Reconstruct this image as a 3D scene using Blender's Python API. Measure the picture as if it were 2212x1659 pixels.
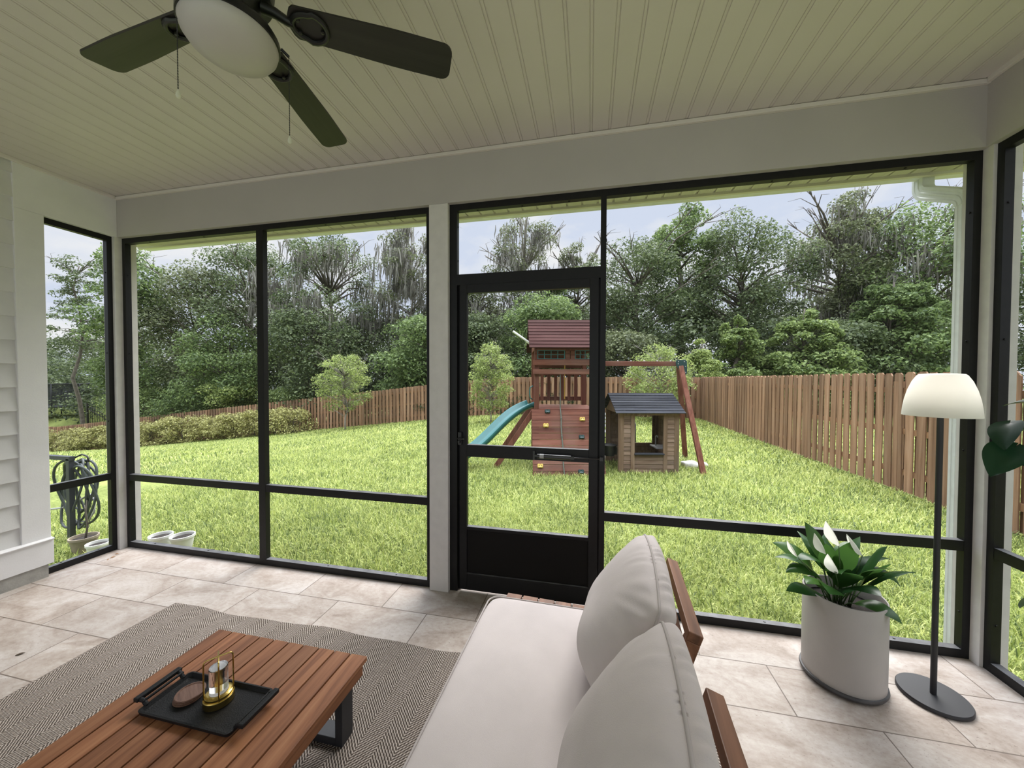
import bpy, bmesh, math, random
import numpy as np
from mathutils import Vector, Matrix

scene = bpy.context.scene
for o in list(bpy.data.objects):
    bpy.data.objects.remove(o)
PI = math.pi

# ------------------------------------------------------------------ camera
CAM = Vector((4.0844, -2.4201, 1.55))
F_PX, YAW, PITCH, ROLL = 783.7, 0.2115, 0.0200, 0.0026
cam_d = bpy.data.cameras.new('camera')
cam_d.sensor_fit = 'HORIZONTAL'
cam_d.sensor_width = 36.0
cam_d.lens = 36.0 * F_PX / 2212.0
cam_d.clip_start = 0.02
cam_d.clip_end = 500
cam = bpy.data.objects.new('camera', cam_d)
scene.collection.objects.link(cam)
_f = Vector((-math.sin(YAW) * math.cos(PITCH), math.cos(YAW) * math.cos(PITCH), -math.sin(PITCH)))
_r = Vector((math.cos(YAW), math.sin(YAW), 0))
_u = _r.cross(_f)
_r2 = _r * math.cos(ROLL) + _u * math.sin(ROLL)
_u2 = -_r * math.sin(ROLL) + _u * math.cos(ROLL)
cam.matrix_world = Matrix(((_r2.x, _u2.x, -_f.x, CAM.x), (_r2.y, _u2.y, -_f.y, CAM.y), (_r2.z, _u2.z, -_f.z, CAM.z), (0, 0, 0, 1)))
scene.camera = cam

# ------------------------------------------------------------------ view, sky, sun
scene.view_settings.view_transform = 'Standard'
scene.view_settings.look = 'None'
scene.view_settings.exposure = 0.0
scene.view_settings.gamma = 1.0
scene.view_settings.use_curve_mapping = False
scene.cycles.use_denoising = True
scene.cycles.max_bounces = 10
scene.cycles.diffuse_bounces = 6
scene.cycles.transparent_max_bounces = 16
scene.cycles.sample_clamp_indirect = 8.0

SKY_LOW, SKY_HIGH = 0.97, 8.0
world = bpy.data.worlds.new('overcast_sky')
scene.world = world
world.use_nodes = True
wt = world.node_tree
wt.nodes.clear()
def WN(t, **kw):
    n = wt.nodes.new(t)
    for k, v in kw.items():
        setattr(n, k, v)
    return n
w_out = WN('ShaderNodeOutputWorld'); w_bg = WN('ShaderNodeBackground')
w_tc = WN('ShaderNodeTexCoord'); w_sep = WN('ShaderNodeSeparateXYZ')
w_map = WN('ShaderNodeMapping'); w_map.inputs['Scale'].default_value = (2.2, 2.2, 4.6)
w_no = WN('ShaderNodeTexNoise'); w_no.inputs['Scale'].default_value = 1.9; w_no.inputs['Detail'].default_value = 7; w_no.inputs['Roughness'].default_value = 0.55
w_cr = WN('ShaderNodeValToRGB')
w_cr.color_ramp.elements[0].position = 0.40; w_cr.color_ramp.elements[0].color = (0.72, 0.80, 0.96, 1)
w_cr.color_ramp.elements[1].position = 0.62; w_cr.color_ramp.elements[1].color = (0.98, 0.99, 1.0, 1)
w_mr = WN('ShaderNodeMapRange'); w_mr.interpolation_type = 'SMOOTHSTEP'
w_mr.inputs['From Min'].default_value = 0.45; w_mr.inputs['From Max'].default_value = 0.95
w_mr.inputs['To Min'].default_value = SKY_LOW; w_mr.inputs['To Max'].default_value = SKY_HIGH
wt.links.new(w_tc.outputs['Generated'], w_sep.inputs[0])
wt.links.new(w_tc.outputs['Generated'], w_map.inputs['Vector'])
wt.links.new(w_map.outputs[0], w_no.inputs['Vector'])
wt.links.new(w_no.outputs['Fac'], w_cr.inputs[0])
wt.links.new(w_sep.outputs['Z'], w_mr.inputs['Value'])
wt.links.new(w_cr.outputs[0], w_bg.inputs['Color'])
wt.links.new(w_mr.outputs[0], w_bg.inputs['Strength'])
wt.links.new(w_bg.outputs[0], w_out.inputs[0])

sun_d = bpy.data.lights.new('sun', 'SUN')
sun_d.energy = 4.4
sun_d.angle = math.radians(38)
sun_d.color = (1.0, 0.97, 0.92)
sun = bpy.data.objects.new('sun', sun_d)
scene.collection.objects.link(sun)
sun.rotation_euler = Vector((-0.10, -0.62, -0.78)).to_track_quat('-Z', 'Y').to_euler()

# ------------------------------------------------------------------ helpers
class MB:
    """collects shapes that become ONE mesh object"""
    def __init__(self):
        self.v = []; self.f = []; self.m = []
    def add(self, vs, fs, mi=0, M=None):
        n = len(self.v)
        if M is not None:
            vs = [tuple(M @ Vector(p)) for p in vs]
        self.v.extend([tuple(p) for p in vs])
        self.f.extend([tuple(i + n for i in f) for f in fs])
        self.m.extend([mi] * len(fs))
        return self
    def bx(self, x0, x1, y0, y1, z0, z1, mi=0, M=None):
        vs = [(x0, y0, z0), (x1, y0, z0), (x1, y1, z0), (x0, y1, z0), (x0, y0, z1), (x1, y0, z1), (x1, y1, z1), (x0, y1, z1)]
        fs = [(3, 2, 1, 0), (4, 5, 6, 7), (0, 1, 5, 4), (1, 2, 6, 5), (2, 3, 7, 6), (3, 0, 4, 7)]
        return self.add(vs, fs, mi, M)
    def bar(self, p0, p1, w, t, up=(0, 0, 1), mi=0):
        """rectangular bar from p0 to p1, w wide sideways, t thick along up"""
        p0 = Vector(p0); p1 = Vector(p1); d = (p1 - p0).normalized(); up = Vector(up)
        s = d.cross(up).normalized(); n = s.cross(d).normalized()
        vs = []
        for p in (p0, p1):
            for a, b in ((-1, -1), (1, -1), (1, 1), (-1, 1)):
                vs.append(p + s * (a * w / 2) + n * (b * t / 2))
        fs = [(3, 2, 1, 0), (4, 5, 6, 7), (0, 1, 5, 4), (1, 2, 6, 5), (2, 3, 7, 6), (3, 0, 4, 7)]
        return self.add(vs, fs, mi)
    def tube(self, pts, r, n=8, mi=0, closed=False):
        pts = [Vector(p) for p in pts]; k = len(pts)
        rs = [r] * k if not hasattr(r, '__len__') else list(r)
        tang = []
        for i in range(k):
            a = pts[i - 1] if (i > 0 or closed) else pts[i]
            b = pts[(i + 1) % k] if (i < k - 1 or closed) else pts[i]
            t = (b - a)
            tang.append(t.normalized() if t.length > 1e-9 else Vector((0, 0, 1)))
        ref = Vector((0, 0, 1)) if abs(tang[0].z) < .9 else Vector((1, 0, 0))
        nrm = (ref - tang[0] * ref.dot(tang[0])).normalized()
        vs = []
        for i in range(k):
            nrm = nrm - tang[i] * nrm.dot(tang[i])
            nrm = nrm.normalized() if nrm.length > 1e-6 else tang[i].orthogonal().normalized()
            b = tang[i].cross(nrm)
            for j in range(n):
                a = 2 * PI * j / n
                vs.append(pts[i] + (nrm * math.cos(a) + b * math.sin(a)) * rs[i])
        fs = []
        for i in range(k if closed else k - 1):
            i2 = (i + 1) % k
            for j in range(n):
                fs.append((i * n + j, i * n + (j + 1) % n, i2 * n + (j + 1) % n, i2 * n + j))
        if not closed:
            fs.append(tuple(range(n - 1, -1, -1)))
            fs.append(tuple((k - 1) * n + j for j in range(n)))
        return self.add(vs, fs, mi)
    def lathe(self, prof, n=32, c=(0, 0, 0), mi=0, sx=1.0, sy=1.0, M=None):
        vs = []; fs = []; k = len(prof)
        for r, z in prof:
            for j in range(n):
                a = 2 * PI * j / n
                vs.append((c[0] + r * math.cos(a) * sx, c[1] + r * math.sin(a) * sy, c[2] + z))
        for i in range(k - 1):
            for j in range(n):
                fs.append((i * n + j, i * n + (j + 1) % n, (i + 1) * n + (j + 1) % n, (i + 1) * n + j))
        if prof[0][0] > 1e-6: fs.append(tuple(range(n - 1, -1, -1)))
        if prof[-1][0] > 1e-6: fs.append(tuple((k - 1) * n + j for j in range(n)))
        return self.add(vs, fs, mi, M)
    def prism(self, poly, a0, a1, M=None, mi=0):
        """polygon in local XZ extruded along local Y from a0 to a1"""
        n = len(poly)
        vs = [(p[0], a0, p[1]) for p in poly] + [(p[0], a1, p[1]) for p in poly]
        fs = [tuple(range(n)), tuple(range(2 * n - 1, n - 1, -1))]
        for i in range(n):
            j = (i + 1) % n
            fs.append((j, i, i + n, j + n))
        return self.add(vs, fs, mi, M)
    def grid(self, fn, nu, nv, mi=0, wrap_u=False):
        vs = [fn(i, j) for i in range(nu) for j in range(nv)]
        fs = []
        for i in range(nu if wrap_u else nu - 1):
            for j in range(nv - 1):
                i2 = (i + 1) % nu
                fs.append((i * nv + j, i2 * nv + j, i2 * nv + j + 1, i * nv + j + 1))
        return self.add(vs, fs, mi)
    def build(self, name, mats, parent=None, loc=None, rotz=0.0, bevel=0.0, seg=2, smooth=False, subsurf=0, fix=True):
        me = bpy.data.meshes.new(name)
        me.from_pydata(self.v, [], self.f)
        if not isinstance(mats, (list, tuple)): mats = [mats]
        for m in mats: me.materials.append(m)
        if len(mats) > 1: me.polygons.foreach_set('material_index', self.m)
        if fix:
            bm = bmesh.new(); bm.from_mesh(me)
            bmesh.ops.recalc_face_normals(bm, faces=bm.faces)
            bm.to_mesh(me); bm.free()
        if smooth:
            me.polygons.foreach_set('use_smooth', [True] * len(me.polygons))
            if smooth != 'all': me.set_sharp_from_angle(angle=math.radians(38))
        me.update()
        return link(name, me, parent, loc, rotz, bevel, seg, subsurf)

def link(name, me, parent=None, loc=None, rotz=0.0, bevel=0.0, seg=2, subsurf=0):
    o = bpy.data.objects.new(name, me)
    scene.collection.objects.link(o)
    if parent is not None: o.parent = parent
    if loc is not None: o.location = loc
    if rotz: o.rotation_euler = (0, 0, rotz)
    if bevel:
        b = o.modifiers.new('bevel', 'BEVEL'); b.width = bevel; b.segments = seg; b.limit_method = 'ANGLE'; b.angle_limit = math.radians(40)
    if subsurf:
        s = o.modifiers.new('sub', 'SUBSURF'); s.levels = subsurf; s.render_levels = subsurf
    return o

def fast_mesh(name, V, Fq, mats, mi=None):
    """big mesh of quads from numpy arrays"""
    me = bpy.data.meshes.new(name)
    V = np.ascontiguousarray(V, dtype=np.float32); Fq = np.ascontiguousarray(Fq, dtype=np.int32)
    n, m = len(V), len(Fq)
    me.vertices.add(n); me.vertices.foreach_set('co', V.ravel())
    me.loops.add(m * 4); me.loops.foreach_set('vertex_index', Fq.ravel())
    me.polygons.add(m); me.polygons.foreach_set('loop_start', np.arange(0, m * 4, 4, dtype=np.int32))
    if not isinstance(mats, (list, tuple)): mats = [mats]
    for x in mats: me.materials.append(x)
    if mi is not None: me.polygons.foreach_set('material_index', np.ascontiguousarray(mi, dtype=np.int32))
    me.update(calc_edges=True)
    return me

def tag(o, label=None, cat=None, group=None, kind=None):
    if label: o['label'] = label
    if cat: o['category'] = cat
    if group: o['group'] = group
    if kind: o['kind'] = kind
    return o
def thing(name, label, cat, loc=(0, 0, 0), rotz=0.0, group=None):
    o = bpy.data.objects.new(name, None)
    o.empty_display_size = 0.1
    scene.collection.objects.link(o)
    o.location = loc; o.rotation_euler = (0, 0, rotz)
    return tag(o, label, cat, group)
def struct(o): return tag(o, kind='structure')

# ------------------------------------------------------------------ materials
def nodemat(name):
    m = bpy.data.materials.new(name); m.use_nodes = True
    nt = m.node_tree; nt.nodes.clear()
    out = nt.nodes.new('ShaderNodeOutputMaterial'); bs = nt.nodes.new('ShaderNodeBsdfPrincipled')
    nt.links.new(bs.outputs[0], out.inputs[0])
    return m, nt, bs, out
def N(nt, t, ins=None, **kw):
    n = nt.nodes.new(t)
    for k, v in kw.items(): setattr(n, k, v)
    if ins:
        for k, v in ins.items():
            if hasattr(v, 'is_output'): nt.links.new(v, n.inputs[k])
            else: n.inputs[k].default_value = v
    return n
def c4(c): return (c[0], c[1], c[2], 1)
def ramp(nt, fac, stops):
    r = nt.nodes.new('ShaderNodeValToRGB')
    while len(r.color_ramp.elements) < len(stops): r.color_ramp.elements.new(0.5)
    for e, (p, c) in zip(r.color_ramp.elements, stops): e.position = p; e.color = c4(c)
    nt.links.new(fac, r.inputs[0])
    return r.outputs[0]
def coords(nt, scale=(1, 1, 1), loc=(0, 0, 0), rot=(0, 0, 0), src='Object'):
    tc = nt.nodes.new('ShaderNodeTexCoord'); mp = nt.nodes.new('ShaderNodeMapping')
    mp.inputs['Scale'].default_value = scale; mp.inputs['Location'].default_value = loc; mp.inputs['Rotation'].default_value = rot
    nt.links.new(tc.outputs[src], mp.inputs['Vector'])
    return mp.outputs[0]
def plain(name, col, rough=0.5, metal=0.0, var=0.0, vscale=8.0, bump=0.0, bscale=60.0, spec=0.5, vdet=4):
    m, nt, bs, out = nodemat(name)
    bs.inputs['Roughness'].default_value = rough; bs.inputs['Metallic'].default_value = metal
    bs.inputs['Specular IOR Level'].default_value = spec
    co = coords(nt)
    if var > 0:
        no = N(nt, 'ShaderNodeTexNoise', {'Vector': co, 'Scale': vscale, 'Detail': vdet})
        a = [max(0, x * (1 - var)) for x in col]; b = [min(1, x * (1 + var)) for x in col]
        nt.links.new(ramp(nt, no.outputs['Fac'], [(0.3, a), (0.7, b)]), bs.inputs['Base Color'])
    else:
        bs.inputs['Base Color'].default_value = c4(col)
    if bump > 0:
        n2 = N(nt, 'ShaderNodeTexNoise', {'Vector': co, 'Scale': bscale, 'Detail': 3})
        bp = N(nt, 'ShaderNodeBump', {'Height': n2.outputs['Fac'], 'Strength': bump, 'Distance': 0.01})
        nt.links.new(bp.outputs[0], bs.inputs['Normal'])
    return m
def wood(name, dark, mid, light, axis='y', rough=0.5, fine=1.0, objvar=0.35, spec=0.4, weather=0.0):
    m, nt, bs, out = nodemat(name)
    sc = {'x': (1.2, 22, 22), 'y': (22, 1.2, 22), 'z': (22, 22, 1.2)}[axis]
    sc = tuple(s * fine for s in sc)
    inf = N(nt, 'ShaderNodeObjectInfo')
    isl = N(nt, 'ShaderNodeNewGeometry')
    co = coords(nt, scale=sc)
    rnd = N(nt, 'ShaderNodeMath', {0: inf.outputs['Random'], 1: isl.outputs['Random Per Island']}, operation='ADD')
    sh = N(nt, 'ShaderNodeVectorMath', {0: (17.3, 31.7, 11.1)}, operation='SCALE'); nt.links.new(rnd.outputs[0], sh.inputs['Scale'])
    ad = N(nt, 'ShaderNodeVectorMath', {0: co, 1: sh.outputs[0]}, operation='ADD')
    no = N(nt, 'ShaderNodeTexNoise', {'Vector': ad.outputs[0], 'Scale': 1.0, 'Detail': 6, 'Roughness': 0.6, 'Distortion': 0.6})
    col = ramp(nt, no.outputs['Fac'], [(0.30, dark), (0.5, mid), (0.72, light)])
    fr = N(nt, 'ShaderNodeMath', {0: rnd.outputs[0]}, operation='FRACT')
    mr = N(nt, 'ShaderNodeMapRange', {'Value': fr.outputs[0], 'To Min': 1 - objvar, 'To Max': 1 + objvar * 0.6})
    hs = N(nt, 'ShaderNodeHueSaturation', {'Color': col}); nt.links.new(mr.outputs[0], hs.inputs['Value'])
    last = hs.outputs[0]
    if weather > 0:
        n3 = N(nt, 'ShaderNodeTexNoise', {'Vector': coords(nt), 'Scale': 1.3, 'Detail': 5})
        mx = N(nt, 'ShaderNodeMix', data_type='RGBA')
        mk = ramp(nt, n3.outputs['Fac'], [(0.48, (0, 0, 0)), (0.7, (weather,) * 3)])
        nt.links.new(mk, mx.inputs[0]); nt.links.new(last, mx.inputs[6]); mx.inputs[7].default_value = (0.2, 0.17, 0.14, 1)
        last = mx.outputs[2]
    nt.links.new(last, bs.inputs['Base Color'])
    bs.inputs['Roughness'].default_value = rough; bs.inputs['Specular IOR Level'].default_value = spec
    bp = N(nt, 'ShaderNodeBump', {'Height': no.outputs['Fac'], 'Strength': 0.15, 'Distance': 0.004})
    nt.links.new(bp.outputs[0], bs.inputs['Normal'])
    return m
def leafmat(name, stops, trans=0.35, rough=0.55, big=0.35, bigscale=0.5):
    """leaf colours vary from leaf to leaf and slowly over the plant"""
    m, nt, bs, out = nodemat(name)
    isl = N(nt, 'ShaderNodeNewGeometry')
    no = N(nt, 'ShaderNodeTexNoise', {'Vector': coords(nt), 'Scale': bigscale, 'Detail': 3})
    ma = N(nt, 'ShaderNodeMath', {0: no.outputs['Fac'], 1: 0.5}, operation='SUBTRACT')
    mb = N(nt, 'ShaderNodeMath', {0: ma.outputs[0], 1: big * 3.0, 2: isl.outputs['Random Per Island']}, operation='MULTIPLY_ADD')
    mb.use_clamp = True
    k = len(stops)
    col = ramp(nt, mb.outputs[0], [(0.08 + 0.84 * i / (k - 1), s) for i, s in enumerate(stops)])
    nt.links.new(col, bs.inputs['Base Color'])
    bs.inputs['Roughness'].default_value = rough; bs.inputs['Specular IOR Level'].default_value = 0.3
    tr = N(nt, 'ShaderNodeBsdfTranslucent')
    hs = N(nt, 'ShaderNodeHueSaturation', {'Color': col, 'Hue': 0.497, 'Saturation': 1.0, 'Value': 1.5})
    nt.links.new(hs.outputs[0], tr.inputs['Color'])
    mx = N(nt, 'ShaderNodeMixShader', {0: trans, 1: bs.outputs[0], 2: tr.outputs[0]})
    nt.links.new(mx.outputs[0], out.inputs[0])
    return m

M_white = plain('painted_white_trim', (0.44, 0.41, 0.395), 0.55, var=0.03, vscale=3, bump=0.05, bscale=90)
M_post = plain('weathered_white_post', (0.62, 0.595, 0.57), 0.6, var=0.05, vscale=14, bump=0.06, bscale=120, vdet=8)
M_ceil = plain('vinyl_ceiling_board', (0.58, 0.53, 0.52), 0.5, var=0.03, vscale=2)
M_cove = plain('white_cove_strip', (0.66, 0.61, 0.58), 0.5)
M_siding = plain('grey_lap_siding', (0.62, 0.61, 0.60), 0.6, var=0.04, vscale=6, bump=0.08, bscale=150)
M_extrim = plain('exterior_corner_board', (0.70, 0.69, 0.69), 0.55, var=0.04, vscale=5, bump=0.06, bscale=150)
M_conc = plain('bare_concrete', (0.33, 0.32, 0.29), 0.8, var=0.15, vscale=18, bump=0.2, bscale=90)
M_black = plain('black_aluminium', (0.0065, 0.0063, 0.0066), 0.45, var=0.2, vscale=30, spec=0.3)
def paint_top_sheen(m, amount=0.55, col=(0.23, 0.23, 0.235)):
    # mottled grey painted on upward faces in place of the sky's reflection
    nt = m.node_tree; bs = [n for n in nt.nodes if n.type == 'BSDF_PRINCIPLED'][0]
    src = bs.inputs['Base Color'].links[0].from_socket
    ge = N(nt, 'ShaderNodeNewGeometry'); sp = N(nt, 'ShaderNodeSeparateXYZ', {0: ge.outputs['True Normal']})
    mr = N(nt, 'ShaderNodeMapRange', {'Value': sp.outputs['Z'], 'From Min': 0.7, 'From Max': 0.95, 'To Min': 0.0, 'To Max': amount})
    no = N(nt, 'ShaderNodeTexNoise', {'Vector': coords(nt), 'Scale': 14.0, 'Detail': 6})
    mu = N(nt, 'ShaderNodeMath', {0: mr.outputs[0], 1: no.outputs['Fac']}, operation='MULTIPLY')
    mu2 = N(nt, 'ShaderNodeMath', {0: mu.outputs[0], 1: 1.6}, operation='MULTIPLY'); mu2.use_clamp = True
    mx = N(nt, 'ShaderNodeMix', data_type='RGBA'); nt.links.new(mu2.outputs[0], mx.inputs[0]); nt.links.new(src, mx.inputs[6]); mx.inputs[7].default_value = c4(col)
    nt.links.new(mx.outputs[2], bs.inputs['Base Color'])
paint_top_sheen(M_black)
M_kick = plain('dark_bronze_panel', (0.0075, 0.0066, 0.006), 0.6, spec=0.15)
M_steel = plain('grey_steel_cylinder', (0.06, 0.06, 0.062), 0.28, metal=0.8)
M_label = plain('silver_label', (0.35, 0.35, 0.35), 0.4)
M_fanblk = plain('matte_black_metal', (0.010, 0.010, 0.010), 0.4)
M_blade = wood('dark_fan_blade_wood', (0.010, 0.009, 0.008), (0.020, 0.018, 0.016), (0.032, 0.029, 0.026), 'x', 0.45, fine=0.8, objvar=0.2)
M_soffit = plain('vinyl_soffit', (0.62, 0.61, 0.50), 0.5, var=0.04, vscale=3)
M_gutter = plain('white_aluminium_gutter', (0.72, 0.75, 0.74), 0.4, var=0.06, vscale=20)
M_fabric = plain('greige_outdoor_fabric', (0.585, 0.53, 0.52), 0.9, var=0.035, vscale=9, bump=0.12, bscale=420, spec=0.15)
M_piping = plain('greige_piping', (0.45, 0.41, 0.395), 0.9, spec=0.15)
M_teak = wood('oiled_acacia', (0.125, 0.046, 0.019), (0.25, 0.103, 0.046), (0.36, 0.170, 0.082), 'y', 0.5, objvar=0.25, spec=0.25)
M_frame = wood('stained_sofa_wood', (0.11, 0.045, 0.020), (0.19, 0.080, 0.038), (0.26, 0.12, 0.06), 'y', 0.5, objvar=0.15)
M_framez = wood('stained_sofa_wood_upright', (0.11, 0.045, 0.020), (0.19, 0.080, 0.038), (0.26, 0.12, 0.06), 'z', 0.5, objvar=0.15)
M_tray = plain('black_cast_iron', (0.008, 0.008, 0.0085), 0.55, bump=0.25, bscale=260, spec=0.25)
M_walnut = wood('walnut_coaster', (0.085, 0.040, 0.026), (0.15, 0.078, 0.052), (0.22, 0.125, 0.09), 'y', 0.45, fine=4, objvar=0.15)
M_brass = plain('polished_brass', (0.50, 0.36, 0.11), 0.25, metal=1.0, var=0.1, vscale=20)
M_lampblk = plain('lamp_black_metal', (0.018, 0.018, 0.021), 0.5)
M_potgrey = plain('taupe_planter', (0.40, 0.37, 0.34), 0.55, var=0.05, vscale=5, bump=0.04, bscale=200)
M_saucer = plain('dark_saucer', (0.055, 0.052, 0.052), 0.5, var=0.3, vscale=20)
M_soil = plain('potting_soil', (0.020, 0.014, 0.010), 0.95, var=0.6, vscale=60, bump=0.6, bscale=90)
M_lily = leafmat('peace_lily_leaf', [(0.014, 0.045, 0.014), (0.026, 0.080, 0.020), (0.055, 0.130, 0.026)], trans=0.28, rough=0.28, big=0.2, bigscale=5)
M_spathe = leafmat('white_spathe', [(0.62, 0.62, 0.52), (0.74, 0.74, 0.68)], trans=0.4, rough=0.5, big=0.1)
M_stemg = plain('green_stem', (0.05, 0.10, 0.025), 0.5)
M_ficus = leafmat('dark_houseplant_leaf', [(0.008, 0.030, 0.014), (0.014, 0.050, 0.022)], trans=0.12, rough=0.35, big=0.2, bigscale=4)
M_twig = plain('brown_twig', (0.07, 0.045, 0.025), 0.8)
M_redwood = wood('stained_play_set_wood', (0.085, 0.031, 0.020), (0.155, 0.060, 0.039), (0.22, 0.100, 0.070), 'x', 0.75, fine=0.6, spec=0.15, objvar=0.25, weather=0.25)
M_redwoodz = wood('stained_play_set_post', (0.085, 0.031, 0.020), (0.155, 0.060, 0.039), (0.22, 0.100, 0.070), 'z', 0.75, fine=0.6, spec=0.15, objvar=0.25, weather=0.2)
M_roofred = wood('brown_roof_plank', (0.032, 0.014, 0.012), (0.060, 0.027, 0.024), (0.088, 0.045, 0.040), 'x', 0.9, fine=0.6, objvar=0.3, spec=0.08)
M_teal = plain('teal_plastic', (0.022, 0.13, 0.125), 0.35, var=0.12, vscale=4)
M_dkteal = plain('dark_green_plastic', (0.012, 0.045, 0.042), 0.4)
M_yellow = plain('yellow_plastic', (0.62, 0.45, 0.10), 0.45)
M_rope = plain('grey_green_rope', (0.10, 0.11, 0.085), 0.9)
M_chain = plain('yellow_coated_chain', (0.5, 0.33, 0.06), 0.5)
M_phwood = wood('weathered_playhouse_wood', (0.13, 0.085, 0.058), (0.215, 0.145, 0.105), (0.30, 0.22, 0.17), 'x', 0.75, fine=0.8, spec=0.12, objvar=0.3, weather=0.4)
M_phpost = wood('playhouse_trim_wood', (0.11, 0.068, 0.042), (0.175, 0.115, 0.075), (0.24, 0.17, 0.12), 'z', 0.75, fine=0.8, spec=0.12, objvar=0.2, weather=0.3)
M_phroof = wood('dark_slate_roof_plank', (0.020, 0.021, 0.024), (0.038, 0.040, 0.046), (0.062, 0.064, 0.070), 'x', 0.9, fine=0.7, objvar=0.35, spec=0.08)
M_fence = wood('cedar_fence_picket', (0.165, 0.092, 0.054), (0.28, 0.163, 0.098), (0.37, 0.238, 0.155), 'z', 0.8, fine=0.55, objvar=0.35, spec=0.15, weather=0.35)
M_fencer = wood('cedar_fence_rail', (0.17, 0.085, 0.042), (0.27, 0.145, 0.075), (0.35, 0.21, 0.12), 'x', 0.8, fine=0.5, objvar=0.2, spec=0.15)
M_bench = plain('white_bench_slat', (0.62, 0.62, 0.62), 0.5)
M_iron = plain('black_wrought_iron', (0.012, 0.012, 0.012), 0.5)
M_hose = plain('grey_green_hose', (0.045, 0.055, 0.052), 0.45, var=0.15, vscale=20)
M_hosep = plain('charcoal_post', (0.030, 0.034, 0.042), 0.5)
M_whitepot = plain('white_plastic_pot', (0.72, 0.72, 0.69), 0.45, var=0.12, vscale=9)
M_taupot = plain('weathered_tan_pot', (0.24, 0.20, 0.15), 0.7, var=0.25, vscale=12)
M_net = plain('black_netting', (0.02, 0.022, 0.024), 0.8)
M_rock = plain('pale_limestone', (0.58, 0.57, 0.53), 0.85, var=0.2, vscale=7, bump=0.4, bscale=14)
M_bark = plain('grey_bark', (0.115, 0.098, 0.080), 0.9, var=0.35, vscale=6, bump=0.5, bscale=12)
M_palebark = plain('pale_dead_bark', (0.27, 0.245, 0.22), 0.9, var=0.25, vscale=5, bump=0.4, bscale=10)
M_moss = leafmat('spanish_moss', [(0.10, 0.095, 0.080), (0.17, 0.165, 0.142), (0.27, 0.262, 0.23)], trans=0.25, rough=0.9, big=0.2)
M_dry = plain('dry_leaf', (0.28, 0.15, 0.07), 0.8, var=0.3, vscale=30)

def shade_mat():
    m, nt, bs, out = nodemat('opal_lamp_shade')
    bs.inputs['Base Color'].default_value = (0.84, 0.83, 0.80, 1); bs.inputs['Roughness'].default_value = 0.45
    tr = N(nt, 'ShaderNodeBsdfTranslucent', {'Color': (0.9, 0.89, 0.86, 1)})
    mx = N(nt, 'ShaderNodeMixShader', {0: 0.45, 1: bs.outputs[0], 2: tr.outputs[0]})
    nt.links.new(mx.outputs[0], out.inputs[0])
    return m
M_opal = shade_mat()
M_globe = plain('frosted_fan_glass', (0.47, 0.44, 0.43), 0.4)
def glass_mat():
    m, nt, bs, out = nodemat('clear_acrylic')
    bs.inputs['Base Color'].default_value = (0.97, 0.97, 0.97, 1); bs.inputs['Roughness'].default_value = 0.03
    bs.inputs['Transmission Weight'].default_value = 1.0; bs.inputs['IOR'].default_value = 1.47
    return m
M_acryl = glass_mat()
M_frost = plain('frosted_white_disc', (0.8, 0.8, 0.8), 0.5)
def screen_mat():
    m, nt, bs, out = nodemat('insect_screen')
    bs.inputs['Base Color'].default_value = (0.10, 0.10, 0.10, 1); bs.inputs['Roughness'].default_value = 0.8
    tr = N(nt, 'ShaderNodeBsdfTransparent')
    mx = N(nt, 'ShaderNodeMixShader', {0: 0.085, 1: tr.outputs[0], 2: bs.outputs[0]})
    nt.links.new(mx.outputs[0], out.inputs[0])
    return m
M_screen = screen_mat()
def net_mat():
    m, nt, bs, out = nodemat('trampoline_net')
    bs.inputs['Base Color'].default_value = (0.03, 0.033, 0.036, 1); bs.inputs['Roughness'].default_value = 0.9
    tr = N(nt, 'ShaderNodeBsdfTransparent')
    mx = N(nt, 'ShaderNodeMixShader', {0: 0.62, 1: tr.outputs[0], 2: bs.outputs[0]})
    nt.links.new(mx.outputs[0], out.inputs[0])
    return m
M_trnet = net_mat()

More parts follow.
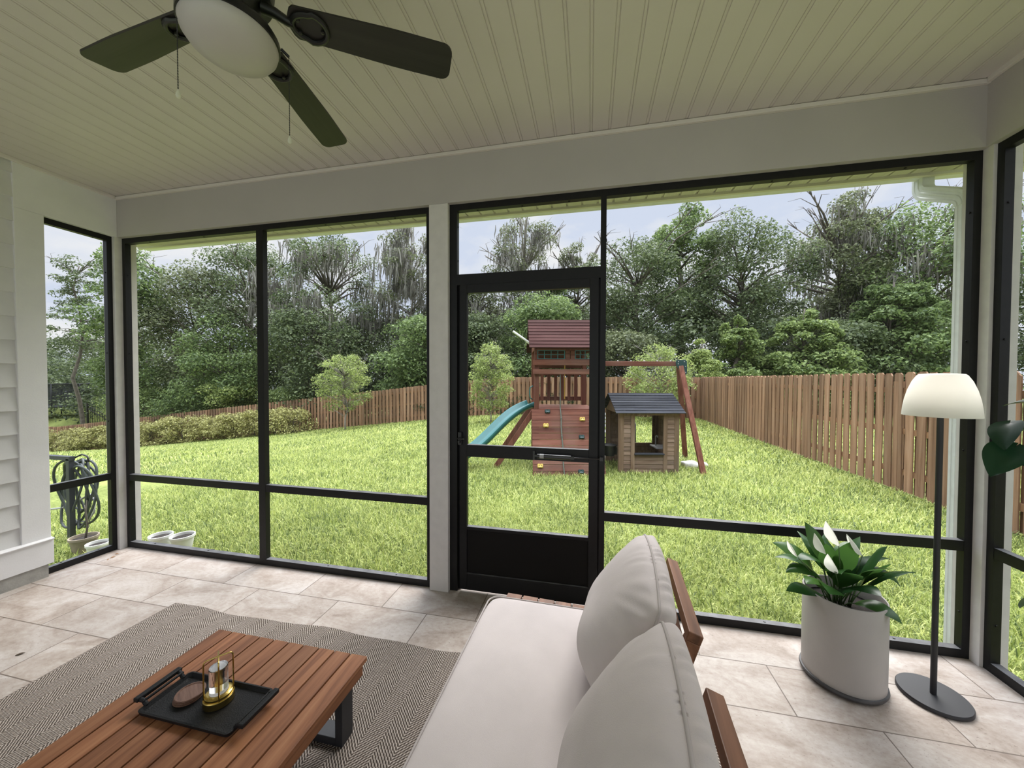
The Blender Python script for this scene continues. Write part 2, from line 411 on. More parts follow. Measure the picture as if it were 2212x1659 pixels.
def floor_mat():
    m, nt, bs, out = nodemat('travertine_porcelain_tile')
    TW, TH = 0.656, 0.305
    co = coords(nt, loc=(-0.43 + 10 * TW, 0.25 + 20 * TH, 0))
    br = N(nt, 'ShaderNodeTexBrick', {'Vector': co, 'Scale': 1.0, 'Mortar Size': 0.0030, 'Mortar Smooth': 0.1, 'Bias': 0.0, 'Brick Width': TW, 'Row Height': TH,
                                      'Color1': (0, 0, 0, 1), 'Color2': (1, 1, 1, 1), 'Mortar': (0.5, 0.5, 0.5, 1)}, offset=0.5, offset_frequency=2)
    tile = N(nt, 'ShaderNodeSeparateColor', {0: br.outputs['Color']})
    sh = N(nt, 'ShaderNodeVectorMath', {0: (7.7, 3.1, 5.3)}, operation='SCALE'); nt.links.new(tile.outputs[0], sh.inputs['Scale'])
    ad = N(nt, 'ShaderNodeVectorMath', {0: coords(nt, scale=(1.0, 1.5, 1)), 1: sh.outputs[0]}, operation='ADD')
    n1 = N(nt, 'ShaderNodeTexNoise', {'Vector': ad.outputs[0], 'Scale': 3.0, 'Detail': 9, 'Roughness': 0.62, 'Distortion': 0.8})
    n2 = N(nt, 'ShaderNodeTexNoise', {'Vector': ad.outputs[0], 'Scale': 34.0, 'Detail': 5, 'Roughness': 0.65})
    mm = N(nt, 'ShaderNodeMath', {0: n1.outputs['Fac'], 1: 0.72}, operation='MULTIPLY')
    ma = N(nt, 'ShaderNodeMath', {0: n2.outputs['Fac'], 1: 0.28, 2: mm.outputs[0]}, operation='MULTIPLY_ADD')
    col = ramp(nt, ma.outputs[0], [(0.33, (0.235, 0.185, 0.15)), (0.45, (0.335, 0.28, 0.238)), (0.56, (0.415, 0.365, 0.325)), (0.68, (0.49, 0.45, 0.42))])
    n3 = N(nt, 'ShaderNodeTexNoise', {'Vector': ad.outputs[0], 'Scale': 90.0, 'Detail': 2})
    pits = ramp(nt, n3.outputs['Fac'], [(0.27, (0.45, 0.42, 0.4)), (0.33, (1, 1, 1))])
    mp = N(nt, 'ShaderNodeMix', data_type='RGBA', blend_type='MULTIPLY'); mp.inputs[0].default_value = 0.7
    nt.links.new(col, mp.inputs[6]); nt.links.new(pits, mp.inputs[7])
    mv = N(nt, 'ShaderNodeMapRange', {'Value': tile.outputs[0], 'To Min': 0.93, 'To Max': 1.06})
    hs = N(nt, 'ShaderNodeHueSaturation', {'Color': mp.outputs[2]}); nt.links.new(mv.outputs[0], hs.inputs['Value'])
    mx = N(nt, 'ShaderNodeMix', data_type='RGBA'); nt.links.new(br.outputs['Fac'], mx.inputs[0])
    nt.links.new(hs.outputs[0], mx.inputs[6]); mx.inputs[7].default_value = (0.13, 0.10, 0.08, 1)
    nt.links.new(mx.outputs[2], bs.inputs['Base Color'])
    bs.inputs['Roughness'].default_value = 0.48; bs.inputs['Specular IOR Level'].default_value = 0.28
    sb = N(nt, 'ShaderNodeMath', {0: n2.outputs['Fac'], 1: br.outputs['Fac']}, operation='SUBTRACT')
    bp = N(nt, 'ShaderNodeBump', {'Height': sb.outputs[0], 'Strength': 0.25, 'Distance': 0.003})
    nt.links.new(bp.outputs[0], bs.inputs['Normal'])
    return m
M_floor = floor_mat()

def rug_mat():
    m, nt, bs, out = nodemat('woven_chevron_rug')
    tc = N(nt, 'ShaderNodeTexCoord'); sp = N(nt, 'ShaderNodeSeparateXYZ', {0: tc.outputs['Object']})
    nz = N(nt, 'ShaderNodeTexNoise', {'Vector': tc.outputs['Object'], 'Scale': 30.0, 'Detail': 2})
    # chevron: rows along x shift with a triangle wave across y bands
    pp = N(nt, 'ShaderNodeMath', {0: sp.outputs['X'], 1: 0.085}, operation='PINGPONG')
    su = N(nt, 'ShaderNodeMath', {0: sp.outputs['Y'], 1: pp.outputs[0]}, operation='ADD')
    s2 = N(nt, 'ShaderNodeMath', {0: nz.outputs['Fac'], 1: 0.010, 2: su.outputs[0]}, operation='MULTIPLY_ADD')
    f1 = N(nt, 'ShaderNodeMath', {0: s2.outputs[0], 1: 2 * PI / 0.014}, operation='MULTIPLY')
    w1 = N(nt, 'ShaderNodeMath', {0: f1.outputs[0]}, operation='SINE')
    f2 = N(nt, 'ShaderNodeMath', {0: sp.outputs['X'], 1: 2 * PI / 0.0125}, operation='MULTIPLY')
    w2 = N(nt, 'ShaderNodeMath', {0: f2.outputs[0]}, operation='SINE')
    sm = N(nt, 'ShaderNodeMath', {0: w2.outputs[0], 1: 0.55, 2: w1.outputs[0]}, operation='MULTIPLY_ADD')
    n2 = N(nt, 'ShaderNodeTexNoise', {'Vector': tc.outputs['Object'], 'Scale': 150.0, 'Detail': 2})
    s3 = N(nt, 'ShaderNodeMath', {0: n2.outputs['Fac'], 1: 1.4, 2: sm.outputs[0]}, operation='MULTIPLY_ADD')
    mr = N(nt, 'ShaderNodeMapRange', {'Value': s3.outputs[0], 'From Min': -0.6, 'From Max': 2.0})
    col = ramp(nt, mr.outputs[0], [(0.15, (0.075, 0.060, 0.050)), (0.42, (0.17, 0.138, 0.115)), (0.62, (0.32, 0.272, 0.232)), (0.9, (0.45, 0.395, 0.35))])
    nt.links.new(col, bs.inputs['Base Color']); bs.inputs['Roughness'].default_value = 0.95; bs.inputs['Specular IOR Level'].default_value = 0.1
    bp = N(nt, 'ShaderNodeBump', {'Height': mr.outputs[0], 'Strength': 0.8, 'Distance': 0.006})
    nt.links.new(bp.outputs[0], bs.inputs['Normal'])
    return m
M_rug = rug_mat()

def lawn_mat():
    m, nt, bs, out = nodemat('lawn_soil_and_thatch')
    co = coords(nt)
    n1 = N(nt, 'ShaderNodeTexNoise', {'Vector': co, 'Scale': 26.0, 'Detail': 8, 'Roughness': 0.75})
    n2 = N(nt, 'ShaderNodeTexNoise', {'Vector': co, 'Scale': 0.7, 'Detail': 4})
    a = N(nt, 'ShaderNodeMath', {0: n2.outputs['Fac'], 1: 0.4}, operation='MULTIPLY')
    b = N(nt, 'ShaderNodeMath', {0: n1.outputs['Fac'], 1: 0.6, 2: a.outputs[0]}, operation='MULTIPLY_ADD')
    col = ramp(nt, b.outputs[0], [(0.36, (0.065, 0.075, 0.026)), (0.48, (0.15, 0.18, 0.055)), (0.6, (0.26, 0.30, 0.095))])
    nt.links.new(col, bs.inputs['Base Color']); bs.inputs['Roughness'].default_value = 0.95; bs.inputs['Specular IOR Level'].default_value = 0.05
    return m
M_lawn = lawn_mat()
M_grass = leafmat('st_augustine_blade', [(0.080, 0.120, 0.032), (0.21, 0.270, 0.062), (0.36, 0.415, 0.108), (0.52, 0.55, 0.21)], trans=0.3, rough=0.5, big=0.22, bigscale=1.1)
LF = {
 'oak': leafmat('oak_foliage', [(0.048, 0.070, 0.030), (0.092, 0.125, 0.052), (0.155, 0.195, 0.085)], 0.3, big=0.25),
 'olive': leafmat('olive_foliage', [(0.065, 0.080, 0.038), (0.122, 0.145, 0.068), (0.205, 0.230, 0.115)], 0.3, big=0.25),
 'gum': leafmat('broadleaf_foliage', [(0.062, 0.100, 0.034), (0.125, 0.180, 0.060), (0.225, 0.300, 0.110)], 0.35, big=0.2),
 'lite': leafmat('light_foliage', [(0.090, 0.135, 0.045), (0.175, 0.235, 0.075), (0.300, 0.375, 0.135)], 0.35, big=0.2),
 'young': leafmat('young_tree_foliage', [(0.15, 0.20, 0.060), (0.265, 0.33, 0.105), (0.41, 0.47, 0.175)], 0.4, big=0.2),
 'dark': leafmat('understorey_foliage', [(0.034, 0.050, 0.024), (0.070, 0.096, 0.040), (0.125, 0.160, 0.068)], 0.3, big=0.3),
 'hedge': leafmat('hedge_foliage', [(0.13, 0.125, 0.042), (0.27, 0.26, 0.09), (0.44, 0.43, 0.16), (0.60, 0.58, 0.26)], 0.35, big=0.25, bigscale=1.2),
 'ivy': leafmat('ivy_foliage', [(0.030, 0.055, 0.024), (0.08, 0.12, 0.05)], 0.25, big=0.2),
}

# ------------------------------------------------------------------ terrain
def softplus(t, k=0.8): return math.log1p(math.exp(max(-40, min(40, t / k)))) * k
def gz(x, y):
    s = 1 - (1 - min(1.0, max(0.0, (y - 0.5) / 13.5))) ** 1.6
    a = min(1.0, max(0.0, (y - 16) / 3)); b = min(1.0, max(0.0, (-x - 30) / 6))     # the neighbour's higher ground
    return -0.20 - 0.006 * max(0.0, y) - 0.112 * softplus(-(x + 0.2)) * s + 2.0 * a * a * (3 - 2 * a) * b * b * (3 - 2 * b)
def gz_np(X, Y):
    s = 1 - (1 - np.clip((Y - 0.5) / 13.5, 0, 1)) ** 1.6
    sp = np.log1p(np.exp(np.clip(-(X + 0.2) / 0.8, -40, 40))) * 0.8
    a = np.clip((Y - 16) / 3, 0, 1); b = np.clip((-X - 30) / 6, 0, 1)
    return -0.20 - 0.006 * np.maximum(0, Y) - 0.112 * sp * s + 2.0 * a * a * (3 - 2 * a) * b * b * (3 - 2 * b)

W, H, B = 6.12, 3.095, 2.77
D = 0.14                       # thickness of posts and beams

# ------------------------------------------------------------------ large structure
m = MB(); m.bx(-D, W + D, -4.6, D, -0.26, 0)
struct(m.build('floor', M_floor))
# ceiling of tongue-and-groove vinyl boards running towards the yard
m = MB(); pitch = 0.1126; x0 = 5.996 - 54 * pitch
prof = []
x = x0
while x < W + 0.02:
    prof += [(x - 0.0105, H + 0.022), (x - 0.009, H + 0.0262), (x - 0.0065, H + 0.0262), (x - 0.005, H + 0.0235), (x + 0.005, H + 0.0235), (x + 0.0065, H + 0.0262), (x + 0.009, H + 0.0262), (x + 0.0105, H + 0.022)]
    x += pitch
vs = [(p[0], -4.6, p[1]) for p in prof] + [(p[0], D, p[1]) for p in prof]
n = len(prof)
m.add(vs, [(i, i + 1, i + 1 + n, i + n) for i in range(n - 1)])
m.bx(-D, W + D, -4.6, D, H + 0.05, H + 0.12)
struct(m.build('ceiling', M_ceil, fix=False))
# beams
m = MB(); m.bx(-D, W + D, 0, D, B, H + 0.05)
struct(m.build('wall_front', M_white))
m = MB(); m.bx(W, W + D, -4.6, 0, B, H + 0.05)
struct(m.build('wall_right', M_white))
# house wall on the left: lap siding, corner board, ledge and concrete footing
m = MB(); m.bx(-D, -0.02, -4.6, -0.59, 0.10, H + 0.05)
z = 0.26
while z < H:
    z1 = min(z + 0.172, H + 0.04)
    vs = [(-0.021, -4.6, z), (0.0, -4.6, z), (-0.019, -4.6, z1), (-0.021, -4.6, z1), (-0.021, -0.588, z), (0.0, -0.588, z), (-0.019, -0.588, z1), (-0.021, -0.588, z1)]
    m.add(vs, [(0, 1, 2, 3), (7, 6, 5, 4), (0, 4, 5, 1), (1, 5, 6, 2), (2, 6, 7, 3)])
    z = z1
wl = struct(m.build('wall_left', M_siding))
m = MB(); m.bx(-D, 0.0, -0.59, 0.0, B, H + 0.05); m.bx(-D, 0.004, -0.59, -0.44, 0.10, B)
struct(m.build('trim_1', M_extrim, bevel=0.003))
m = MB(); m.bx(-0.02, 0.022, -4.6, -0.435, 0.10, 0.285)
m.add([(-.02, -4.6, .285), (.034, -4.6, .285), (.034, -4.6, .293), (-.02, -4.6, .305), (-.02, -.435, .285), (.034, -.435, .285), (.034, -.435, .293), (-.02, -.435, .305)], [(0, 1, 2, 3), (7, 6, 5, 4), (0, 4, 5, 1), (1, 5, 6, 2), (2, 6, 7, 3)])
struct(m.build('baseboard_left', M_extrim, bevel=0.002))
m = MB(); m.bx(-D, 0.012, -4.6, -0.462, 0.0, 0.10)
struct(m.build('trim_2', M_conc))
# posts
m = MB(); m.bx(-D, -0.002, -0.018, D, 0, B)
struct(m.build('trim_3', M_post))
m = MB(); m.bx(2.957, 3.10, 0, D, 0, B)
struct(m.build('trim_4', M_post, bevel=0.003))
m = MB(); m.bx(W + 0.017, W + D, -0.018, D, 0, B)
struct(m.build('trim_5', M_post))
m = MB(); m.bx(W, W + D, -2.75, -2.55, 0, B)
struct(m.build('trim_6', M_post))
# small cove strips where the ceiling meets the beams
m = MB(); m.bx(0, W, -0.020, 0, H - 0.004, H + 0.019); struct(m.build('trim_7', M_cove, bevel=0.002))
m = MB(); m.bx(0, 0.022, -4.6, -0.022, H - 0.002, H + 0.024); struct(m.build('trim_8', M_cove, bevel=0.002))
m = MB(); m.bx(W - 0.022, W, -4.6, -0.022, H - 0.002, H + 0.024); struct(m.build('trim_9', M_cove, bevel=0.002))

# ------------------------------------------------------------------ screened bays
FD0, FD1 = 0.034, 0.076       # frame set back and depth
FW = 0.0445
def frame_map(wall):
    if wall == 'front': return lambda u, d, z: (u, d, z)
    if wall == 'left': return lambda u, d, z: (-d, u, z)
    return lambda u, d, z: (W + d, u, z)
def fbox(mb, mp, u0, u1, z0, z1, d0=FD0, d1=FD1):
    a = mp(u0, d0, z0); b = mp(u1, d1, z1)
    mb.bx(min(a[0], b[0]), max(a[0], b[0]), min(a[1], b[1]), max(a[1], b[1]), z0, z1)
def screw(mb, mp, u, d, z, axis):
    a = Vector(mp(u, d, z))
    dv = {'z': Vector((0, 0, 1)), 'u': Vector(mp(1, 0, 0)) - Vector(mp(0, 0, 0)), '-u': Vector(mp(0, 0, 0)) - Vector(mp(1, 0, 0)), '-z': Vector((0, 0, -1))}[axis]
    mb.tube([a, a + dv * 0.004], 0.006, 8)
def bay(name, wall, u0, u1, z0, z1, mull, rails, openings):
    mp = frame_map(wall)
    mb = MB()
    fbox(mb, mp, u0, u0 + FW * 0.8, z0, z1); fbox(mb, mp, u1 - FW * 0.8, u1, z0, z1)
    fbox(mb, mp, u0 + FW * .8, u1 - FW * .8, z1 - 0.045, z1); fbox(mb, mp, u0 + FW * .8, u1 - FW * .8, z0, z0 + 0.05)
    for a, b in mull: fbox(mb, mp, a, b, z0 + 0.05, z1 - 0.045)
    for (a, b, c, d) in rails: fbox(mb, mp, a, b, c, d, FD0 + 0.0015, FD1 - 0.0015)
    mid = (FD0 + FD1) / 2
    k = max(2, int((u1 - u0) / 0.55))
    for i in range(k):
        uu = u0 + (u1 - u0) * (i + 0.5) / k
        screw(mb, mp, uu, mid, z0 + 0.05, 'z'); screw(mb, mp, uu, mid, z1 - 0.045, '-z')
    for zz in (0.25, 1.15, 1.75, 2.45):
        screw(mb, mp, u0 + FW * 0.8, mid, zz, 'u'); screw(mb, mp, u1 - FW * 0.8, mid, zz, '-u')
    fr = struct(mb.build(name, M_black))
    for (a, b, c, d) in openings:
        s = MB(); dd = FD1 - 0.012
        s.add([mp(a, dd, c), mp(b, dd, c), mp(b, dd, d), mp(a, dd, d)], [(0, 1, 2, 3)])
        s.build('screen_panel', M_screen, parent=fr, fix=False)
    return fr
RZ0, RZ1 = 0.605, 0.662
bay('window_1', 'front', -0.002, 2.957, 0, B, [(1.438, 1.502)], [(0.03, 2.93, RZ0, RZ1)],
    [(0.03, 1.44, 0.05, RZ0), (1.50, 2.92, 0.05, RZ0), (0.03, 1.44, RZ1, B - 0.045), (1.50, 2.92, RZ1, B - 0.045)])
bay('window_2', 'front', 4.148, W + 0.017, 0, B, [], [(4.18, W - 0.012, RZ0 - 0.008, RZ1 - 0.008)],
    [(4.188, W - 0.012, 0.05, RZ0), (4.188, W - 0.012, RZ1, B - 0.045)])
bay('window_3', 'left', -0.475, -0.018, 0, B, [], [(-0.44, -0.05, RZ0 + 0.03, RZ1 + 0.03)],
    [(-0.44, -0.06, 0.05, RZ0 + 0.03), (-0.44, -0.06, RZ1 + 0.03, B - 0.045)])
bay('window_4', 'right', -2.55, -0.018, 0, B, [(-1.32, -1.27)], [(-2.52, -0.05, RZ0, RZ1)],
    [(-2.51, -1.32, 0.05, RZ0), (-1.27, -0.05, 0.05, RZ0), (-2.51, -1.32, RZ1, B - 0.045), (-1.27, -0.05, RZ1, B - 0.045)])
# transom over the door with its jambs
mp = frame_map('front'); mb = MB()
fbox(mb, mp, 3.10, 3.155, 0, B); fbox(mb, mp, 3.155, 4.148, B - 0.045, B); fbox(mb, mp, 3.155, 4.148, 2.20, 2.275)
fbox(mb, mp, 3.155, 3.175, 0, 2.20, FD0 + 0.03, FD1); fbox(mb, mp, 4.138, 4.150, 0, 2.20, FD0 + 0.03, FD1)
for zz in (2.38, 2.62): screw(mb, mp, 3.155, 0.06, zz, 'u')
for uu in (3.3, 3.62, 3.94): screw(mb, mp, uu, 0.06, B - 0.045, '-z')
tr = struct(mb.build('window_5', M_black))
s = MB(); s.add([(3.15, 0.074, 2.27), (4.15, 0.074, 2.27), (4.15, 0.074, B - 0.04), (3.15, 0.074, B - 0.04)], [(0, 1, 2, 3)])
s.build('screen_panel', M_screen, parent=tr, fix=False)
# screen door leaf
mb = MB(); a, b = 3.178, 4.138; y0, y1 = 0.030, 0.066
mb.bx(a, a + 0.052, y0, y1, 0.02, 2.20); mb.bx(b - 0.058, b, y0, y1, 0.02, 2.20)
ai, bi = a + 0.052, b - 0.058
mb.bx(ai, bi, y0, y1, 2.14, 2.20); mb.bx(ai, bi, y0, y1, 0.98, 1.066); mb.bx(ai, bi, y0, y1, 0.455, 0.478)
mb.bx(ai, bi, y0, y1, 0.02, 0.13); mb.bx(a + 0.05, b - 0.05, y0 - 0.004, y1, 0.13, 0.142)
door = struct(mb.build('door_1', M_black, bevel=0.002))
s = MB(); s.bx(a + 0.05, b - 0.05, y0 + 0.010, y1 - 0.010, 0.13, 0.46); s.build('kick_panel', M_kick, parent=door)
for (c, d) in ((0.478, 0.98), (1.066, 2.14)):
    s = MB(); s.add([(a + .05, .058, c), (b - .05, .058, c), (b - .05, .058, d), (a + .05, .058, d)], [(0, 1, 2, 3)])
    s.build('screen_panel', M_screen, parent=door, fix=False)
s = MB()
s.bx(3.170, 3.196, 0.012, 0.030, 1.065, 1.155); s.tube([(3.183, 0.016, 1.115), (3.183, -0.02, 1.115), (3.225, -0.024, 1.113)], 0.006, 8); s.bx(3.176, 3.190, -0.010, 0.012, 1.08, 1.10)
s.build('door_handle', M_fanblk, parent=door, bevel=0.002)
cl = MB(); zc = 1.015; yc = 0.004
cl.tube([(3.74, yc, zc), (3.965, yc, zc - 0.002)], 0.015, 16)
cl.tube([(3.965, yc, zc - 0.002), (4.165, yc + 0.012, zc - 0.004)], 0.004, 8)
cl.bx(3.716, 3.742, yc - 0.004, 0.03, zc - 0.007, zc + 0.007); cl.bx(3.708, 3.722, 0.012, 0.032, zc - 0.03, zc + 0.03)
cl.bx(3.963, 3.985, yc - 0.009, yc + 0.009, zc - 0.011, zc + 0.007); cl.bx(4.150, 4.172, yc, 0.034, zc - 0.014, zc + 0.010)
clo = cl.build('door_closer', M_steel, parent=door, smooth=True)
s = MB(); s.tube([(3.757, yc, zc), (3.785, yc, zc)], 0.0156, 16); s.build('label_band', M_label, parent=clo, smooth=True)['label'] = 'silver label band'
struct(door)

# ------------------------------------------------------------------ eave outside: soffit, fascia, gutter, downspout
m = MB()
x = -0.38; ZS = 2.842
while x < W + 1.0:     # vented soffit panels, each with a recessed joint
    m.bx(x, x + 0.098, D, 0.385, ZS, ZS + 0.012); m.bx(x + 0.098, x + 0.113, D, 0.385, ZS + 0.010, ZS + 0.02)
    for k in range(9):
        m.bx(x + 0.008 + k * 0.0095, x + 0.012 + k * 0.0095, D + 0.03, 0.375, ZS - 0.0015, ZS)
    x += 0.113
struct(m.build('trim_10', M_soffit, fix=False))
m = MB(); m.bx(-0.38, W + 1.0, 0.385, 0.41, 2.825, 3.02)
struct(m.build('trim_11', M_soffit))
m = MB(); m.bx(-0.38, W + 1.0, -4.6, 0.41, 3.22, 3.26)      # roof deck over it all
struct(m.build('trim_12', M_soffit))
gut = thing('rain_gutter', 'white rain gutter along the eave with square elbows and downspout at the right post', 'gutter', (W, 0.415, 2.84))
m = MB(); m.prism([(0, 0), (0, 0.12), (0.004, 0.12), (0.004, 0.004), (0.075, 0.004), (0.10, 0.06), (0.112, 0.12), (0.118, 0.12), (0.105, 0.055), (0.08, 0)], -6.5, 0.9, M=Matrix(((0, 1, 0, 0), (1, 0, 0, 0), (0, 0, 1, 0), (0, 0, 0, 1))))
m.build('gutter_trough', M_gutter, parent=gut)
def rect_sweep(path, w, t, ups, mi=0):
    mb = MB(); k = len(path); vs = []
    for i in range(k):
        p = Vector(path[i]); a = Vector(path[max(0, i - 1)]); b = Vector(path[min(k - 1, i + 1)])
        d = (b - a).normalized(); s = d.cross(Vector(ups[i] if isinstance(ups, list) else ups)).normalized(); n_ = s.cross(d).normalized()
        for (q, e) in ((-1, -1), (-.6, -1), (-.5, -.9), (-.2, -.9), (-.1, -1), (.1, -1), (.2, -.9), (.5, -.9), (.6, -1), (1, -1), (1, 1), (.6, 1), (.5, .9), (.2, .9), (.1, 1), (-.1, 1), (-.2, .9), (-.5, .9), (-.6, 1), (-1, 1)):
            vs.append(p + s * (q * w / 2) + n_ * (e * t / 2))
    r = 20; fs = []
    for i in range(k - 1):
        for j in range(r):
            fs.append((i * r + j, i * r + (j + 1) % r, (i + 1) * r + (j + 1) % r, (i + 1) * r + j))
    fs.append(tuple(range(r - 1, -1, -1))); fs.append(tuple((k - 1) * r + j for j in range(r)))
    return mb.add(vs, fs, mi)
def arc(c, r, a0, a1, ax, ay, k=9):
    c = Vector(c); ax = Vector(ax); ay = Vector(ay)
    return [c + ax * (r * math.cos(a0 + (a1 - a0) * i / k)) + ay * (r * math.sin(a0 + (a1 - a0) * i / k)) for i in range(k + 1)]
# S-bend from the gutter back to the post: local to (W, .45, 2.85)
px_ = 0.076
Yg, Yp = 0.06, -0.230          # outlet under the gutter, pipe on the post face
EA = 1.13
path = [Vector((px_, Yg, 0.03)), Vector((px_, Yg, -0.045))]
path += arc((px_, Yg - 0.07, -0.045), 0.07, 0, -EA, (0, 1, 0), (0, 0, 1))
e0 = path[-1]; d0 = (path[-1] - path[-2]).normalized()
tgt = Vector((px_, Yp + 0.07, -0.25))
arc2 = arc((px_, Yp + 0.07, 0), 0.07, PI - EA, PI, (0, 1, 0), (0, 0, 1))
# place the second elbow so the straight joins both arcs
off = (e0 + d0 * ((Yg - Yp - 2 * 0.07 * (1 - math.cos(EA))) / abs(d0.y))) - arc2[0]
arc2 = [p + Vector((0, 0, off.z)) for p in arc2]
path += arc2
m = rect_sweep(path, 0.080, 0.064, (1, 0, 0)); m.build('elbow', M_gutter, parent=gut, smooth=True)
zt = arc2[-1].z
m = rect_sweep([(px_, Yp, zt + 0.01), (px_, Yp, -2.90)], 0.074, 0.058, (1, 0, 0)); m.build('downspout', M_gutter, parent=gut)
path = [Vector((px_, Yp, -2.88))] + arc((px_, Yp + 0.09, -2.90), 0.09, PI, PI + 1.2, (0, 1, 0), (0, 0, 1))
path.append(path[-1] + (path[-1] - path[-2]).normalized() * 0.10)
m = rect_sweep(path, 0.080, 0.064, (1, 0, 0)); m.build('elbow', M_gutter, parent=gut, smooth=True)

# ------------------------------------------------------------------ ceiling fan
fan = thing('ceiling_fan', 'black five-blade ceiling fan with a frosted oval-looking light bowl and two pull chains', 'ceiling fan', (2.915, -1.42, H + 0.03))
def fz(z): return z - (H + 0.03)
m = MB(); m.lathe([(0.001, 0), (0.085, 0), (0.085, fz(3.06)), (0.05, fz(3.03)), (0.022, fz(3.02)), (0.022, fz(2.97)), (0.07, fz(2.955)), (0.118, fz(2.92)), (0.124, fz(2.86)), (0.118, fz(2.815)), (0.085, fz(2.795)), (0.075, fz(2.755)), (0.075, fz(2.73)), (0.095, fz(2.725)), (0.130, fz(2.705)), (0.139, fz(2.69)), (0.139, fz(2.672)), (0.001, fz(2.672))], 48)
m.build('motor_housing', M_fanblk, parent=fan, smooth=True)
m = MB(); m.lathe([(0.130, fz(2.680)), (0.1345, fz(2.668)), (0.130, fz(2.650)), (0.116, fz(2.630)), (0.092, fz(2.613)), (0.06, fz(2.603)), (0.03, fz(2.600)), (0.0005, fz(2.5995))], 48)
m.build('light_bowl', M_globe, parent=fan, smooth='all')
ZB = fz(2.775)
for k, ang in enumerate((30, 102, 174, 246, 318)):
    R = Matrix.Rotation(math.radians(ang), 4, 'Z'); P = Matrix.Rotation(math.radians(-11), 4, 'X')
    poly = []
    r0, r1 = 0.19, 0.725
    def edge(t): return 0.052 + 0.014 * min(1, t * 1.6)
    top = [(r0 + (r1 - r0) * t, edge(t)) for t in np.linspace(0, 0.94, 9)]
    tip = [(r1 - 0.034 + 0.034 * math.cos(a), 0.032 + 0.034 * math.sin(a)) for a in np.linspace(PI / 2 - .1, 0, 6)]
    up_ = [(r0 - 0.022, 0.02), (r0 - 0.012, 0.042)] + top + tip
    poly = up_ + [(p[0], -p[1]) for p in reversed(up_)]
    n = len(poly); vs = [(p[0], p[1], -0.004) for p in poly] + [(p[0], p[1], 0.004) for p in poly]
    fs = [tuple(range(n)), tuple(range(2 * n - 1, n - 1, -1))] + [((i + 1) % n, i, i + n, (i + 1) % n + n) for i in range(n)]
    m = MB(); m.add(vs, fs, M=P)
    bl = m.build('blade', M_blade, parent=fan, loc=(0, 0, ZB), rotz=math.radians(ang))
    q = MB()      # curved blade iron with an open ring under the blade
    ring = [(0.235 + 0.055 * math.cos(a), 0.047 * math.sin(a) * (1.0 if math.cos(a) > 0 else 0.85), -0.010) for a in np.linspace(0, 2 * PI, 25)[:-1]]
    q.tube([P @ Vector(p) for p in ring], 0.0085, 8, closed=True)
    q.tube([(0.09, 0, 0.02), (0.13, 0, 0.012), (0.165, 0, -0.004), (0.185, 0, -0.010)], [0.018, 0.016, 0.014, 0.012], 10)
    for sx, sy in ((0.20, 0.02), (0.20, -0.02), (0.275, 0)):
        q.lathe([(0.001, -0.018), (0.006, -0.016), (0.007, -0.010)], 10, (sx, sy, 0), M=P)
    q.build('blade_iron', M_fanblk, parent=bl, smooth=True)
for (cx, cy, zt_, zb_) in ((2.832, -1.522, 2.70, 2.437), (3.025, -1.298, 2.69, 2.412)):
    lx, ly = cx - 2.915, cy + 1.42
    q = MB(); k = int((zt_ - zb_) / 0.0042)
    pts = [(lx, ly, fz(zt_) - i * (zt_ - zb_) / k) for i in range(k + 1)]
    q.tube(pts, [0.0017 if i % 2 else 0.0009 for i in range(k + 1)], 6)
    q.tube([(lx * 0.86, ly * 0.86, fz(2.705)), (lx, ly, fz(zt_))], 0.005, 8)
    ch = q.build('pull_chain', M_lampblk, parent=fan)
    q = MB(); z_ = fz(zb_); q.lathe([(0.0005, z_ - 0.026), (0.005, z_ - 0.0255), (0.0068, z_ - 0.020), (0.006, z_ - 0.012), (0.0025, z_ - 0.002), (0.002, z_)], 12, (lx, ly, 0))
    q.build('pull_finial', M_spathe, parent=ch, smooth='all')

# ------------------------------------------------------------------ rug
NR = 90
def rug_pt(x, y):
    ex = 0.010 * math.sin(x * 5.1 + 1.0) + 0.006 * math.sin(x * 13.0)
    ey = 0.006 * math.sin(y * 6.0)
    return ex, ey
RX0, RX1, RY0, RY1 = 1.345, 4.62, -2.95, -0.525
m = MB()
us = np.linspace(0, 1, 60); vs_ = np.linspace(0, 1, 50)
def rp(i, j):
    u, v = us[i], vs_[j]
    x = RX0 + (RX1 - RX0) * u; y = RY0 + (RY1 - RY0) * v
    ex, ey = rug_pt(x, y)
    y += ex * (1 if v > .5 else -1) * abs(2 * v - 1) ** 3; x += ey * (1 if u > .5 else -1) * abs(2 * u - 1) ** 3
    lift = 0.004 * max(0, math.sin(x * 5.1 + 2.0)) * max(0, v - 0.93) / 0.07
    return (x, y, 0.009 + lift)
m.grid(rp, 60, 50)
n0 = len(m.v)
per = [i * 50 for i in range(60)] + [59 * 50 + j for j in range(1, 50)] + [i * 50 + 49 for i in range(58, -1, -1)] + [j for j in range(48, 0, -1)]
for p in per: m.v.append((m.v[p][0], m.v[p][1], 0.0))
for i in range(len(per)):
    j = (i + 1) % len(per); m.f.append((per[i], per[j], n0 + j, n0 + i)); m.m.append(0)
rug = m.build('woven_rug', M_rug, fix=False)
tag(rug, 'taupe and cream woven chevron rug on the tile floor under table and sofa', 'rug')

